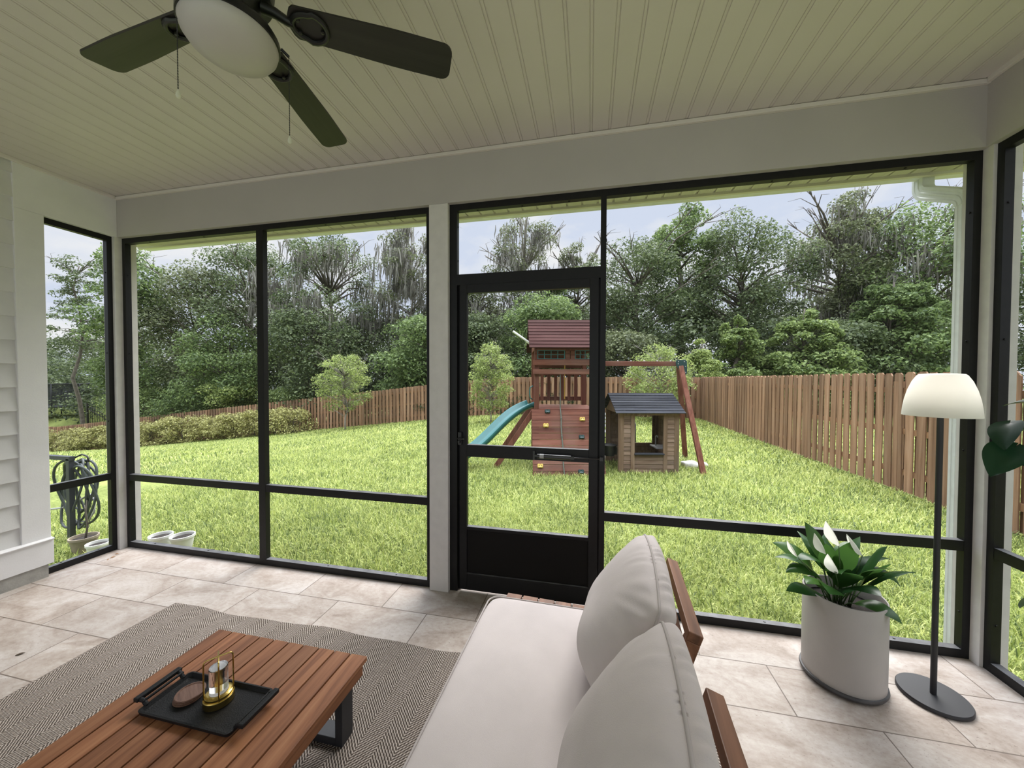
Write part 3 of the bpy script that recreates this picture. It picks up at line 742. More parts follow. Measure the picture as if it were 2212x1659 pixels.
# ------------------------------------------------------------------ coffee table
TZ = 0.315
TX0, TX1, TY0, TY1 = 2.325, 3.131, -2.26, -1.012
tbl = thing('coffee_table', 'low slatted acacia coffee table with black metal loop legs on the woven rug', 'coffee table', ((TX0 + TX1) / 2, (TY0 + TY1) / 2, 0.009))
lx0, lx1, ly0, ly1 = TX0 - (TX0 + TX1) / 2, TX1 - (TX0 + TX1) / 2, TY0 - (TY0 + TY1) / 2, TY1 - (TY0 + TY1) / 2
tz = TZ - 0.009
NS = 10; sw = (lx1 - lx0) / NS
for i in range(NS):
    m = MB(); m.bx(lx0 + i * sw + (0.0035 if i else 0), lx0 + (i + 1) * sw - (0.0035 if i < NS - 1 else 0), ly0, ly1, tz - 0.020, tz)
    m.build('top_slat', M_teak, parent=tbl, bevel=0.002)
for ya in (ly1 - 0.055, ly0 + 0.022):
    m = MB(); m.bx(lx0 + 0.031, lx1 - 0.031, ya, ya + 0.033, tz - 0.066, tz - 0.020); m.build('end_apron', M_frame, parent=tbl, bevel=0.002)
for xa in (lx0 + 0.006, lx1 - 0.03):
    m = MB(); m.bx(xa, xa + 0.024, ly0 + 0.022, ly1 - 0.022, tz - 0.066, tz - 0.020); m.build('side_apron', M_teak, parent=tbl, bevel=0.002)
for yy in (ly1 - 0.115, ly0 + 0.045):
    m = MB(); a, b = lx0 + 0.04, lx1 - 0.04; t = 0.034
    m.bx(a, a + t, yy, yy + 0.07, 0, tz - 0.03); m.bx(b - t, b, yy, yy + 0.07, 0, tz - 0.03)
    m.bx(a + t, b - t, yy, yy + 0.07, 0, t); m.bx(a + t, b - t, yy, yy + 0.07, tz - 0.055, tz - 0.022)
    m.build('leg', M_lampblk, parent=tbl, bevel=0.002)

# ------------------------------------------------------------------ tray and what stands on it
tray = thing('serving_tray', 'black cast iron tray with two raised loop handles on the coffee table', 'tray', (2.690, -1.352, TZ))
hw, hd, ht = 0.205, 0.094, 0.020
m = MB()
def ro(hx, hy, r, z, k=5):
    pts = []
    for (sx, sy, a0) in ((1, 1, 0), (-1, 1, PI / 2), (-1, -1, PI), (1, -1, 1.5 * PI)):
        for i in range(k + 1):
            a = a0 + (PI / 2) * i / k
            pts.append((sx * (hx - r) + r * math.cos(a), sy * (hy - r) + r * math.sin(a), z))
    return pts
loops = [ro(hw - .014, hd - .014, .010, 0.0), ro(hw - .004, hd - .004, .014, .006), ro(hw, hd, .016, ht), ro(hw - .006, hd - .006, .012, ht + .001), ro(hw - .013, hd - .013, .010, .008), ro(hw - .022, hd - .022, .008, .006)]
nl = len(loops[0]); vs = [p for l in loops for p in l]
fs = [tuple(range(nl - 1, -1, -1))] + [(i * nl + j, i * nl + (j + 1) % nl, (i + 1) * nl + (j + 1) % nl, (i + 1) * nl + j) for i in range(len(loops) - 1) for j in range(nl)] + [tuple((len(loops) - 1) * nl + j for j in range(nl))]
m.add(vs, fs); m.build('tray_pan', M_tray, parent=tray, smooth=True)
for s in (-1, 1):
    m = MB()
    for yy in (-0.062, 0.062):
        m.tube([(s * (hw - .006), yy, ht - .004), (s * (hw + .010), yy, ht + .012), (s * (hw + .030), yy * 1.06, ht + .017)], [0.008, 0.008, 0.009], 8)
    m.bar((s * (hw + .030), -0.076, ht + .018), (s * (hw + .030), 0.076, ht + .018), 0.021, 0.015)
    m.bar((s * (hw + .006), -0.07, ht + .013), (s * (hw + .006), 0.07, ht + .013), 0.009, 0.009)
    m.build('handle', M_tray, parent=tray, bevel=0.003, smooth=True)
for k in range(3):
    cz = TZ + 0.0065 + k * 0.0072
    m = MB(); r = 0.047 - 0.0008 * (k % 2)
    pr = [(0.0005, 0), (r - .003, 0), (r, .002), (r, .005), (r - .002, .0068), (r - .005, .0068), (r - .007, .004), (0.0005, .004)] if k == 2 else [(0.0005, 0), (r - .003, 0), (r, .002), (r, .005), (r - .003, .0068), (0.0005, .0068)]
    m.lathe(pr, 40)
    o = m.build('coaster', M_walnut, loc=(2.592 + 0.002 * k, -1.345 + 0.001 * k, cz), rotz=0.5 * k, smooth=True)
    tag(o, ['bottom walnut coaster of the stack, lying on the black tray', 'middle walnut coaster of the stack, only its edge showing', 'top walnut coaster of the stack, its hollowed face showing'][k], 'coaster', 'walnut coasters on the tray')
lan = thing('table_lantern', 'small brass table lantern with crossed loops around a clear cylinder on the tray', 'lantern', (2.722, -1.335, TZ + 0.0065), rotz=0.897)
lan.scale = (1.27, 1.27, 1.34)
m = MB(); m.lathe([(0.0005, 0), (0.036, 0), (0.038, 0.002), (0.038, 0.019), (0.036, 0.021), (0.0345, 0.021), (0.0345, 0.027), (0.030, 0.030), (0.022, 0.030), (0.0005, 0.030)], 40)
m.build('base', M_brass, parent=lan, smooth=True)
m = MB(); m.lathe([(0.0005, 0.040), (0.023, 0.040), (0.023, 0.099), (0.022, 0.1005), (0.0005, 0.1005)], 72); m.build('clear_cylinder', M_acryl, parent=lan)
m = MB(); m.lathe([(0.0005, 0.0305), (0.023, 0.0305), (0.023, 0.0385), (0.0005, 0.0395)], 32); m.build('light_disc', M_frost, parent=lan, smooth=True)
for k in range(2):
    m = MB(); A = Matrix.Rotation(k * PI / 2, 4, 'Z'); zt_ = 0.128 - k * 0.0015
    pts = [(-0.0345, 0, 0.020), (-0.0345, 0, zt_ - .010)] + [(-0.0345 + .010 - .010 * math.cos(a), 0, zt_ - .010 + .010 * math.sin(a)) for a in (.5, 1.0, PI / 2)] + [(0.0245 + .010 * math.sin(a), 0, zt_ - .010 + .010 * math.cos(a)) for a in (0, .55, 1.1)] + [(0.0345, 0, zt_ - .012), (0.0345, 0, 0.020)]
    m.tube([A @ Vector(p) for p in pts], 0.0021, 8)
    m.build('loop_frame', M_brass, parent=lan, smooth=True)

# ------------------------------------------------------------------ sofa
SR = -0.062
sofa = thing('outdoor_sofa', 'low stained-wood outdoor loveseat frame with slatted deck and reclined back loops', 'sofa', (3.60, -0.60, 0.009), rotz=SR)
def S(z): return z - 0.009
sl = 0.094
for i in range(8):
    m = MB(); x = 0.010 + i * sl
    m.bx(x, x + sl - 0.009, -1.26, 0.232, S(0.262), S(0.285)); m.build('deck_slat', M_frame, parent=sofa, bevel=0.002)
m = MB()
m.bx(0.03, 0.075, -1.25, 0.10, S(0.20), S(0.262)); m.bx(0.70, 0.745, -1.25, 0.10, S(0.20), S(0.262)); m.bx(0.03, 0.745, 0.04, 0.10, S(0.20), S(0.262)); m.bx(0.03, 0.745, -1.25, -1.19, S(0.20), S(0.262))
m.build('seat_frame', M_frame, parent=sofa, bevel=0.002)
for (x, y) in ((0.04, 0.05), (0.68, 0.05), (0.04, -1.24), (0.68, -1.24)):
    m = MB(); m.bx(x, x + 0.055, y, y + 0.05, 0, S(0.20)); m.build('leg', M_framez, parent=sofa, bevel=0.002)
for (ya, yb) in ((0.035, -0.482), (-0.705, -1.225)):
    m = MB()
    top = Vector((0.862, 0, S(0.683))); bot = Vector((0.725, 0, S(0.25))); lean = (top - bot).normalized()
    nrm = Vector((lean.z, 0, -lean.x))
    m.bar((top.x, ya, top.z), (top.x, yb, top.z), 0.047, 0.032, up=lean)
    for y in (ya - 0.020, yb + 0.020):
        m.bar((bot.x, y, bot.z), (top.x - lean.x * .016, y, top.z - lean.z * .016), 0.040, 0.047, up=nrm)
    t2 = top - lean * 0.075
    for f_ in (0.10, 0.30):
        c = top.lerp(bot, f_ + .12); m.bar((c.x, ya - .03, c.z), (c.x, yb + .03, c.z), 0.022, 0.04, up=lean)
    m.build('back_frame', M_frame, parent=sofa, bevel=0.003)

def superbox(hx, hy, hz, p, n, crown=0.0, rng=None, wr=0.0):
    """rounded cushion body"""
    mb = MB(); faces = []
    ax = [((1, 0, 0), (0, 1, 0), (0, 0, 1)), ((-1, 0, 0), (0, -1, 0), (0, 0, 1)), ((0, 1, 0), (-1, 0, 0), (0, 0, 1)), ((0, -1, 0), (1, 0, 0), (0, 0, 1)), ((0, 0, 1), (1, 0, 0), (0, 1, 0)), ((0, 0, -1), (-1, 0, 0), (0, 1, 0))]
    for a, b, c in ax:
        def fn(i, j):
            u = math.sin((i / (n - 1) - .5) * PI) ; v = math.sin((j / (n - 1) - .5) * PI)
            q = [a[k] + b[k] * u + c[k] * v for k in range(3)]
            L = sum(abs(t) ** p for t in q) ** (1 / p)
            q = [t / L for t in q]
            cz = 1 + crown * (1 - q[0] ** 2) * (1 - q[1] ** 2)
            return (q[0] * hx, q[1] * hy, q[2] * hz * cz)
        mb.grid(fn, n, n)
    return mb
def weld(o, d=0.0008):
    bm = bmesh.new(); bm.from_mesh(o.data); bmesh.ops.remove_doubles(bm, verts=bm.verts, dist=d); bmesh.ops.recalc_face_normals(bm, faces=bm.faces); bm.to_mesh(o.data); bm.free()
    o.data.polygons.foreach_set('use_smooth', [True] * len(o.data.polygons)); o.data.update()
seat = thing('seat_cushion', 'long flat greige seat cushion with piped edges lying on the loveseat', 'cushion', (3.588, -0.612, 0.286), rotz=-0.03)
shx, shy = 0.36, 0.635
mb = superbox(shx, shy, 0.066, 14, 22, crown=0.16)
o = mb.build('cushion_body', M_fabric, parent=seat, loc=(shx, -shy, 0.066)); weld(o)
def round_loop(hx, hy, p, n=96):
    out = []
    for i in range(n):
        a = 2 * PI * i / n; c, s = math.cos(a), math.sin(a)
        L = (abs(c) ** p + abs(s) ** p) ** (1 / p)
        m_ = max(abs(c), abs(s))
        out.append((hx * c / L, hy * s / L))
    return out
def dense_loop(hx, hy, r, n=10):
    pts = []
    for (sx, sy, a0) in ((1, 1, 0), (-1, 1, PI / 2), (-1, -1, PI), (1, -1, 1.5 * PI)):
        for i in range(n + 1):
            a = a0 + (PI / 2) * i / n
            pts.append((sx * (hx - r) + r * math.cos(a), sy * (hy - r) + r * math.sin(a)))
    return pts
m = MB(); m.tube([(x + shx, y - shy, 0.121) for x, y in dense_loop(shx + .002, shy + .002, 0.055)], 0.0042, 8, closed=True)
m.build('piping', M_piping, parent=seat, smooth='all')

def back_cushion(name, label, loc, rz, hw_, hh_, lean_deg, seed, thick=0.20, twist=0.0):
    rg = random.Random(seed)
    root = thing(name, label, 'cushion', loc, rotz=rz, group='back cushions of the loveseat')
    ph = [rg.uniform(0, 6.28) for _ in range(12)]
    gus = 0.052; NU = 57; NV = 49; pw = 5.0
    Lm = Matrix.Rotation(math.radians(lean_deg), 4, 'Y')
    def outline(a, b):
        return a * math.sqrt(1 - .21 * b * b), b * math.sqrt(1 - .21 * a * a)
    def wrinkle(a, b):
        t = math.atan2(b, a); d = (1 - a * a) * (1 - b * b)
        fall = math.exp(-d / 0.22) * min(1, (a * a + b * b) * 1.5)
        fall *= min(1, d / 0.05)
        return fall * (0.0075 * math.sin(t * 34 + ph[0] + 3 * d) * (0.5 + 0.5 * math.sin(t * 7 + ph[1])) + 0.0055 * math.sin(t * 19 + ph[2] - 3 * d))
    def loc_pt(a, b, x):      # a along width (local y), b along height, x out of the plane (to the back positive)
        oa, ob = outline(a, b)
        y = oa * hw_; z = ob * hh_
        return Lm @ Vector((x, y, z + hh_))
    def front(i, j):
        a = -1 + 2 * i / (NU - 1); b = -1 + 2 * j / (NV - 1)
        a = math.sin(a * PI / 2) * .35 + a * .65; b = math.sin(b * PI / 2) * .35 + b * .65
        f = ((1 - abs(a) ** 2.6) * (1 - abs(b) ** 2.4)) ** 0.55
        f2 = 1 + 0.10 * math.sin(b * 2.2 + ph[3]) + 0.06 * math.sin(a * 3 + ph[4])
        dent = -0.004 * math.sin(a * 5 + ph[5]) * math.sin(b * 3 + ph[6]) * f
        x = -thick * f * f2 * (1 - 0.25 * b) + dent + wrinkle(a, b)
        return loc_pt(a, b, x)
    mb = MB(); mb.grid(front, NU, NV)
    # gusset with wrinkles, then the back panel
    K = 220; RG = 8
    def ring(i):
        t = 2 * PI * i / K; c, s = math.cos(t), math.sin(t); mxx = max(abs(c), abs(s))
        return c / mxx, s / mxx, t
    def gusset(i, j):
        a, b, t = ring(i)
        f = j / (RG - 1)
        p = loc_pt(a, b, gus * f)
        c = Vector((p.x, 0, 0))
        wv = math.sin(PI * f)
        w = 0.006 * wv * math.sin(t * 46 + ph[7] + 2.5 * f) * (0.5 + 0.5 * math.sin(t * 9 + ph[8]))
        puff = 0.012 * wv
        n_ = (Lm @ Vector((0, a if abs(a) > .98 else a * .2, b if abs(b) > .98 else b * .2))).normalized()
        return p + n_ * (puff + w)
    mb.grid(gusset, K, RG, wrap_u=True)
    def back(i, j):
        a = -1 + 2 * i / (NU - 1); b = -1 + 2 * j / (NV - 1)
        f = ((1 - a ** 2) * (1 - b ** 2)) ** 0.5
        return loc_pt(a, b, gus + 0.012 * f)
    mb.grid(back, NU, NV)
    o = mb.build('cushion_body', M_fabric, parent=root, fix=False); weld(o, 0.0005)
    q = MB(); q.tube([loc_pt(*ring(i)[:2], -0.001) * 1.0 for i in range(K)], 0.0046, 8, closed=True); q.build('piping', M_piping, parent=root, smooth='all')
    return root
back_cushion('back_cushion', 'plump greige back cushion nearer the screen door, leaning on the loveseat', (4.165, -0.930, 0.408), SR, 0.325, 0.232, 21, 3, thick=0.16)
back_cushion('back_cushion', 'plump greige back cushion nearest the camera, overlapping the one by the door', (4.118, -1.590, 0.408), SR - 0.02, 0.340, 0.240, 20, 8, thick=0.16)

# ------------------------------------------------------------------ floor lamp
fl = thing('floor_lamp', 'slim black floor lamp with a white dome shade and round base in the corner', 'floor lamp', (5.722, -0.300, 0))
m = MB(); m.lathe([(0.0005, 0), (0.124, 0), (0.128, 0.003), (0.128, 0.016), (0.125, 0.020), (0.0005, 0.020)], 64); m.build('base', M_lampblk, parent=fl, smooth=True)
m = MB(); m.lathe([(0.0115, 0.020), (0.0115, 1.44)], 20); m.build('pole', M_lampblk, parent=fl, smooth=True)
pr = [(0.0, 1.572), (0.045, 1.571), (0.073, 1.568), (0.081, 1.561), (0.096, 1.533), (0.110, 1.492), (0.120, 1.448), (0.126, 1.405), (0.129, 1.368)]
inn = [(r - 0.003, z - 0.003) for r, z in reversed(pr[1:])] + [(0.0, 1.568)]
inn[0] = (0.126, 1.368)
m = MB(); m.lathe([(0.0005 if r == 0 else r, z) for r, z in pr + inn], 64); m.build('lamp_shade', M_opal, parent=fl, smooth=True)
lp = bpy.data.lights.new('lamp_bulb', 'POINT'); lp.energy = 0.85; lp.shadow_soft_size = 0.03; lp.color = (1.0, 0.96, 0.91)
lo = bpy.data.objects.new('lamp_bulb', lp); scene.collection.objects.link(lo); lo.parent = fl; lo.location = (0, 0, 1.475)
m = MB(); m.lathe([(0.0005, 1.43), (0.06, 1.43), (0.06, 1.44), (0.0005, 1.44)], 32); m.build('shade_carrier', M_frost, parent=fl, smooth=True)

# ------------------------------------------------------------------ planter with peace lily
pl = thing('potted_peace_lily', 'peace lily with white blooms in a tall round taupe planter by the screen', 'potted plant', (5.365, -0.262, 0))
R_ = 0.166
m = MB(); m.lathe([(0.0005, 0.004), (R_ - .012, 0.004), (R_ + .002, 0.010), (R_ + .008, 0.022), (R_ + .006, 0.030), (R_ - .002, 0.032), (R_ - .004, 0.020)], 64); m.build('saucer', M_saucer, parent=pl, smooth=True)
m = MB(); m.lathe([(R_ - .006, 0.022), (R_ - .001, 0.028), (R_, 0.06), (R_, 0.446), (R_ - .002, 0.450), (R_ - .007, 0.450), (R_ - .009, 0.446), (R_ - .009, 0.37)], 64); m.build('pot', M_potgrey, parent=pl, smooth=True)
m = MB(); m.lathe([(R_ - .010, 0.385), (0.11, 0.392), (0.05, 0.396), (0.0005, 0.394)], 32); m.build('soil', M_soil, parent=pl, smooth='all')
def leaf(mb, base, heading, up0, L, w, droop, fold=0.25, nl=9, twist=0.0, stem=0.0):
    """one blade: starts at base, climbs at angle up0, bends down by droop"""
    hd_ = Vector((math.cos(heading), math.sin(heading), 0)); side = Vector((-hd_.y, hd_.x, 0)); p = Vector(base); ang = up0
    rows = []
    for i in range(nl + 1):
        t = i / nl
        ww = w * (math.sin(PI * min(1, t * 0.98 + 0.02) ** 0.8) ** 0.9) if t > stem else 0.003
        if i == nl: ww = 0.0006
        d = hd_ * math.cos(ang) + Vector((0, 0, 1)) * math.sin(ang)
        nn = side.cross(d)
        sd = side * math.cos(twist * t) + nn * math.sin(twist * t); n2 = sd.cross(d)
        rip = 0.06 * w * math.sin(t * 17)
        rows.append([p - sd * ww + n2 * (fold * ww + rip * .3), p - sd * ww * .5 + n2 * (fold * ww * .35), p.copy(), p + sd * ww * .5 + n2 * (fold * ww * .35), p + sd * ww + n2 * (fold * ww - rip * .3)])
        p = p + d * (L / nl); ang -= droop / nl
    n0 = len(mb.v); vs = [q for r in rows for q in r]
    fs = [(i * 5 + j, i * 5 + j + 1, (i + 1) * 5 + j + 1, (i + 1) * 5 + j) for i in range(nl) for j in range(4)]
    mb.add(vs, fs)
rg = random.Random(5)
fol = MB(); stems = MB()
specs = [ # heading deg, stalk length, stalk angle deg, blade length, half width, droop
 (192, .13, 62, .21, .042, 1.9), (215, .10, 58, .24, .044, 1.3), (172, .13, 68, .22, .040, 1.7), (236, .10, 55, .22, .046, 1.2), (258, .12, 66, .24, .042, 1.0), (282, .09, 60, .25, .048, 1.2),
 (302, .12, 66, .25, .050, .8), (326, .12, 62, .25, .050, 1.0), (348, .15, 64, .22, .034, 2.7), (12, .15, 70, .22, .038, 1.6), (45, .13, 72, .22, .042, 1.3), (80, .12, 72, .22, .042, 1.0), (112, .14, 72, .22, .042, 1.1), (142, .13, 66, .22, .044, 1.4),
 (228, .15, 80, .20, .040, .6), (272, .16, 84, .21, .042, .5), (312, .16, 80, .22, .046, .6), (200, .06, 35, .20, .036, 1.0), (318, .05, 40, .18, .032, 1.7), (250, .13, 74, .20, .040, 1.5), (182, .18, 76, .17, .034, 2.3), (120, .18, 80, .20, .038, .6), (30, .17, 80, .18, .038, .8), (290, .14, 72, .20, .042, 1.0), (335, .10, 74, .20, .044, .7)]
for hdg, sl_, sa, L, w, dr in specs:
    h = math.radians(hdg + rg.uniform(-8, 8)); a = math.radians(sa)
    b0 = Vector((0.030 * math.cos(h) + rg.uniform(-.02, .02) - 0.03, 0.030 * math.sin(h) + rg.uniform(-.02, .02), 0.392))
    tip = b0 + Vector((math.cos(h) * math.cos(a), math.sin(h) * math.cos(a), math.sin(a))) * sl_
    mid = b0.lerp(tip, .5) + Vector((0, 0, 0.008))
    stems.tube([b0, mid, tip], [0.0032, 0.0028, 0.0022], 6)
    leaf(fol, tip, h, a, L * 1.05, w * 1.22, dr, fold=rg.uniform(.05, .3), twist=rg.uniform(-.7, .7), nl=12)
stems.build('leaf_stalks', M_stemg, parent=pl, smooth='all')
fol.build('foliage', M_lily, parent=pl, smooth='all', fix=False)
for (tx, ty, tz_, hdg, L, w) in ((5.268, -0.385, 0.735, 205, .155, .030), (5.372, -0.375, 0.695, 165, .11, .030), (5.252, -0.395, 0.605, 215, .13, .027), (5.235, -0.350, 0.675, 120, .10, .028), (5.120, -0.335, 0.640, 190, .10, .020)):
    q = MB(); b0 = Vector((tx - 5.365, ty + 0.262, tz_)); r0 = Vector((b0.x * .25, b0.y * .25, 0.392))
    st = MB(); st.tube([r0, r0.lerp(b0, .5) + Vector((0, 0, .02)), b0], [0.003, 0.0026, 0.002], 6)
    sp = st.build('flower_stem', M_stemg, parent=pl, smooth='all')
    leaf(q, b0, math.radians(hdg), math.radians(66), L, w, 0.35, fold=0.75, nl=10)
    q.build('spathe', M_spathe, parent=sp, smooth='all', fix=False)

# ------------------------------------------------------------------ tall houseplant whose leaves reach into view at the right
hp = thing('tall_houseplant', 'dark green heart-leaved houseplant reaching into view beside the right corner post', 'houseplant', (5.74, -0.98, 0))
m = MB(); m.lathe([(0.0005, 0.0), (0.12, 0.0), (0.15, 0.30), (0.155, 0.32), (0.145, 0.32), (0.14, 0.28), (0.0005, 0.28)], 40); m.build('pot', M_whitepot, parent=hp, smooth=True)
st = MB(); trunk = [(0, 0, .27), (0.01, 0.01, .6), (-0.01, 0.015, 1.0), (0.0, 0.01, 1.25), (0.03, 0.0, 1.45)]
st.tube(trunk, [.012, .011, .009, .007, .004], 8)
fol = MB()
def heart(mb, base, heading, pitch_, size, roll=0.0):
    M = Matrix.Translation(base) @ Matrix.Rotation(heading, 4, 'Z') @ Matrix.Rotation(-pitch_, 4, 'Y') @ Matrix.Rotation(roll, 4, 'X')
    nl = 12; rows = []
    for i in range(nl + 1):
        t = i / nl
        ww = size * 0.42 * (math.sin(PI * t ** 0.62) ** 0.85 if 0 < t < 1 else 0.0) + 0.0006
        zc = -0.25 * size * t * t; x = size * t - (0.0)
        rows.append([M @ Vector((x - (0.10 * size * (1 - t) ** 2 if abs(s) > .6 else 0), s * ww, zc + 0.22 * ww * abs(s) + .012 * size * math.sin(9 * t + 5 * s))) for s in (-1, -.5, 0, .5, 1)])
    mb.add([p for r in rows for p in r], [(i * 5 + j, i * 5 + j + 1, (i + 1) * 5 + j + 1, (i + 1) * 5 + j) for i in range(nl) for j in range(4)])
rg = random.Random(11)
hl = [((-0.27, 0.105, 1.40), 3.7, -0.75, .105, .35), ((-0.27, 0.085, 1.325), 3.35, -0.75, .125, -.3), ((-0.22, 0.08, 1.315), 4.2, -0.5, .125, .4), ((-0.20, 0.10, 1.37), 2.4, .1, .10, .2)]
for k in range(16):
    a = rg.uniform(-1.6, 1.9); r = rg.uniform(.08, .26); hl.append(((r * math.cos(a) + .03, r * math.sin(a), rg.uniform(.75, 1.6)), a, rg.uniform(-.7, .3), rg.uniform(.09, .13), rg.uniform(-.4, .4)))
for (b, h, pt, sz, ro_) in hl:
    tz_ = min(1.4, max(.5, b[2] - .12)); st.tube([(0.0, 0.01, tz_), ((b[0]) * .5, b[1] * .5, (tz_ + b[2]) / 2 + .02), b], [.004, .003, .002], 6)
    heart(fol, Vector(b), h, pt, sz, ro_)
st.build('stem', M_twig, parent=hp, smooth='all'); fol.build('foliage', M_ficus, parent=hp, smooth='all', fix=False)

# ------------------------------------------------------------------ dry leaves on the floor
for k, (x, y, a, s, lab) in enumerate(((0.075, -0.085, .3, .015, 'curled dry leaf on the tiles closest to the left corner post'), (0.115, -0.135, 1.4, .020, 'largest dry brown leaf on the tiles by the left corner post'), (0.125, -0.175, 2.2, .013, 'small pale dry leaf on the tiles in front of the left corner'), (1.00, -1.05, .8, .02, 'dark leaf scrap lying alone on the tiles left of the rug'))):
    m = MB(); leaf(m, (-s, 0, 0.002), 0, .5, 2 * s, s * .45, 1.1, fold=.5, nl=6)
    o = m.build('dry_leaf', M_dry if k < 3 else M_twig, loc=(x, y, 0), rotz=a, smooth='all', fix=False); tag(o, lab, 'dry leaf', 'dry leaves on the porch tiles')
# ------------------------------------------------------------------ yard: ground and turf
xs = np.concatenate([np.arange(-75, -12, 1.5), np.arange(-12, 12, 0.4), np.arange(12, 75, 1.5)])
ys = np.concatenate([np.arange(-9, -1, 0.8), np.arange(-1, 17, 0.4), np.arange(17, 75, 1.6)])
X, Y = np.meshgrid(xs, ys, indexing='ij'); Z = gz_np(X, Y)
V = np.stack([X.ravel(), Y.ravel(), Z.ravel()], 1)
ni, nj = len(xs), len(ys); I, J = np.meshgrid(np.arange(ni - 1), np.arange(nj - 1), indexing='ij'); a = (I * nj + J).ravel()
ground = link('ground', fast_mesh('ground', V, np.stack([a, a + nj, a + nj + 1, a + 1], 1), M_lawn)); struct(ground)
ground.data.polygons.foreach_set('use_smooth', [True] * len(ground.data.polygons))

R = np.random.default_rng(7)
def unit(v): return v / np.maximum(1e-9, np.linalg.norm(v, axis=1, keepdims=True))
def blades(n, x0, x1, y0, y1, L0, L1, w0, w1, lean=(0.35, 1.45), gapscale=None):
    px = R.uniform(x0, x1, n); py = R.uniform(y0, y1, n)
    # tufty, with thin spots
    dens = 0.5 + 0.25 * np.sin(px * 5.3 + 1.7 * np.sin(py * 3.1)) + 0.25 * np.sin(py * 6.1 + 1.3 * np.sin(px * 4.3))
    keep = R.uniform(0, 1, n) < (0.50 + 0.5 * dens)
    keep &= ~((px > -D - 0.01) & (px < W + D + 0.01) & (py < D + 0.02))
    px, py = px[keep], py[keep]; n = len(px)
    pz = gz_np(px, py) - 0.004
    L = R.uniform(L0, L1, n); w = R.uniform(w0, w1, n); hd = R.uniform(0, 2 * PI, n); an = R.uniform(lean[0], lean[1], n)
    d = np.stack([np.cos(hd), np.sin(hd)], 1); s = np.stack([-d[:, 1], d[:, 0]], 1)
    V = np.zeros((n, 6, 3), np.float32)
    r1 = L * 0.5 * np.sin(an * .6); h1 = L * 0.5 * np.cos(an * .6); r2 = r1 + L * .5 * np.sin(an * 1.25); h2 = h1 + L * .5 * np.cos(an * 1.25)
    for k, (rr, hh, ww) in enumerate(((0 * L, 0 * L, w), (r1, h1, w * 0.9), (r2, h2, w * 0.12))):
        for q, sg in enumerate((-1, 1)):
            V[:, k * 2 + q, 0] = px + d[:, 0] * rr + s[:, 0] * ww * sg / 2
            V[:, k * 2 + q, 1] = py + d[:, 1] * rr + s[:, 1] * ww * sg / 2
            V[:, k * 2 + q, 2] = pz + hh
    b = np.arange(n)[:, None] * 6
    F = np.concatenate([b + np.array([0, 1, 3, 2]), b + np.array([2, 3, 5, 4])], 0)
    return V.reshape(-1, 3), F
parts = [blades(110000, -2.6, 7.6, 0.14, 2.4, .055, .115, .0045, .0080), blades(105000, -4.5, 8.75, 2.4, 5.6, .06, .115, .007, .012),
         blades(16000, -3.2, -0.14, -1.2, 0.14, .055, .11, .005, .008), blades(34000, 6.26, 8.75, -2.2, 0.14, .055, .11, .0045, .008),
         blades(26000, -13.5, -0.16, -4, .5, .06, .12, .008, .014), blades(45000, -33, -13.5, 2.5, 10.2, .08, .13, .022, .036), blades(16000, -13.5, -4.2, .5, 5.6, .07, .12, .012, .02), blades(16000, 8.95, 15, -1, 15, .08, .13, .020, .034), blades(9000, 7.6, 8.75, 0.14, 2.4, .055, .115, .005, .009),
         blades(110000, -14, 8.75, 5.6, 10.2, .07, .12, .012, .020), blades(110000, -33, 8.75, 10.2, 15.1, .08, .13, .020, .034)]
Vs, Fs, off = [], [], 0
for v, f in parts: Vs.append(v); Fs.append(f + off); off += len(v)
lawn = link('lawn_grass', fast_mesh('lawn_grass', np.concatenate(Vs), np.concatenate(Fs), M_grass))
tag(lawn, 'bright green coarse turf covering the whole back yard', 'grass', kind='stuff')

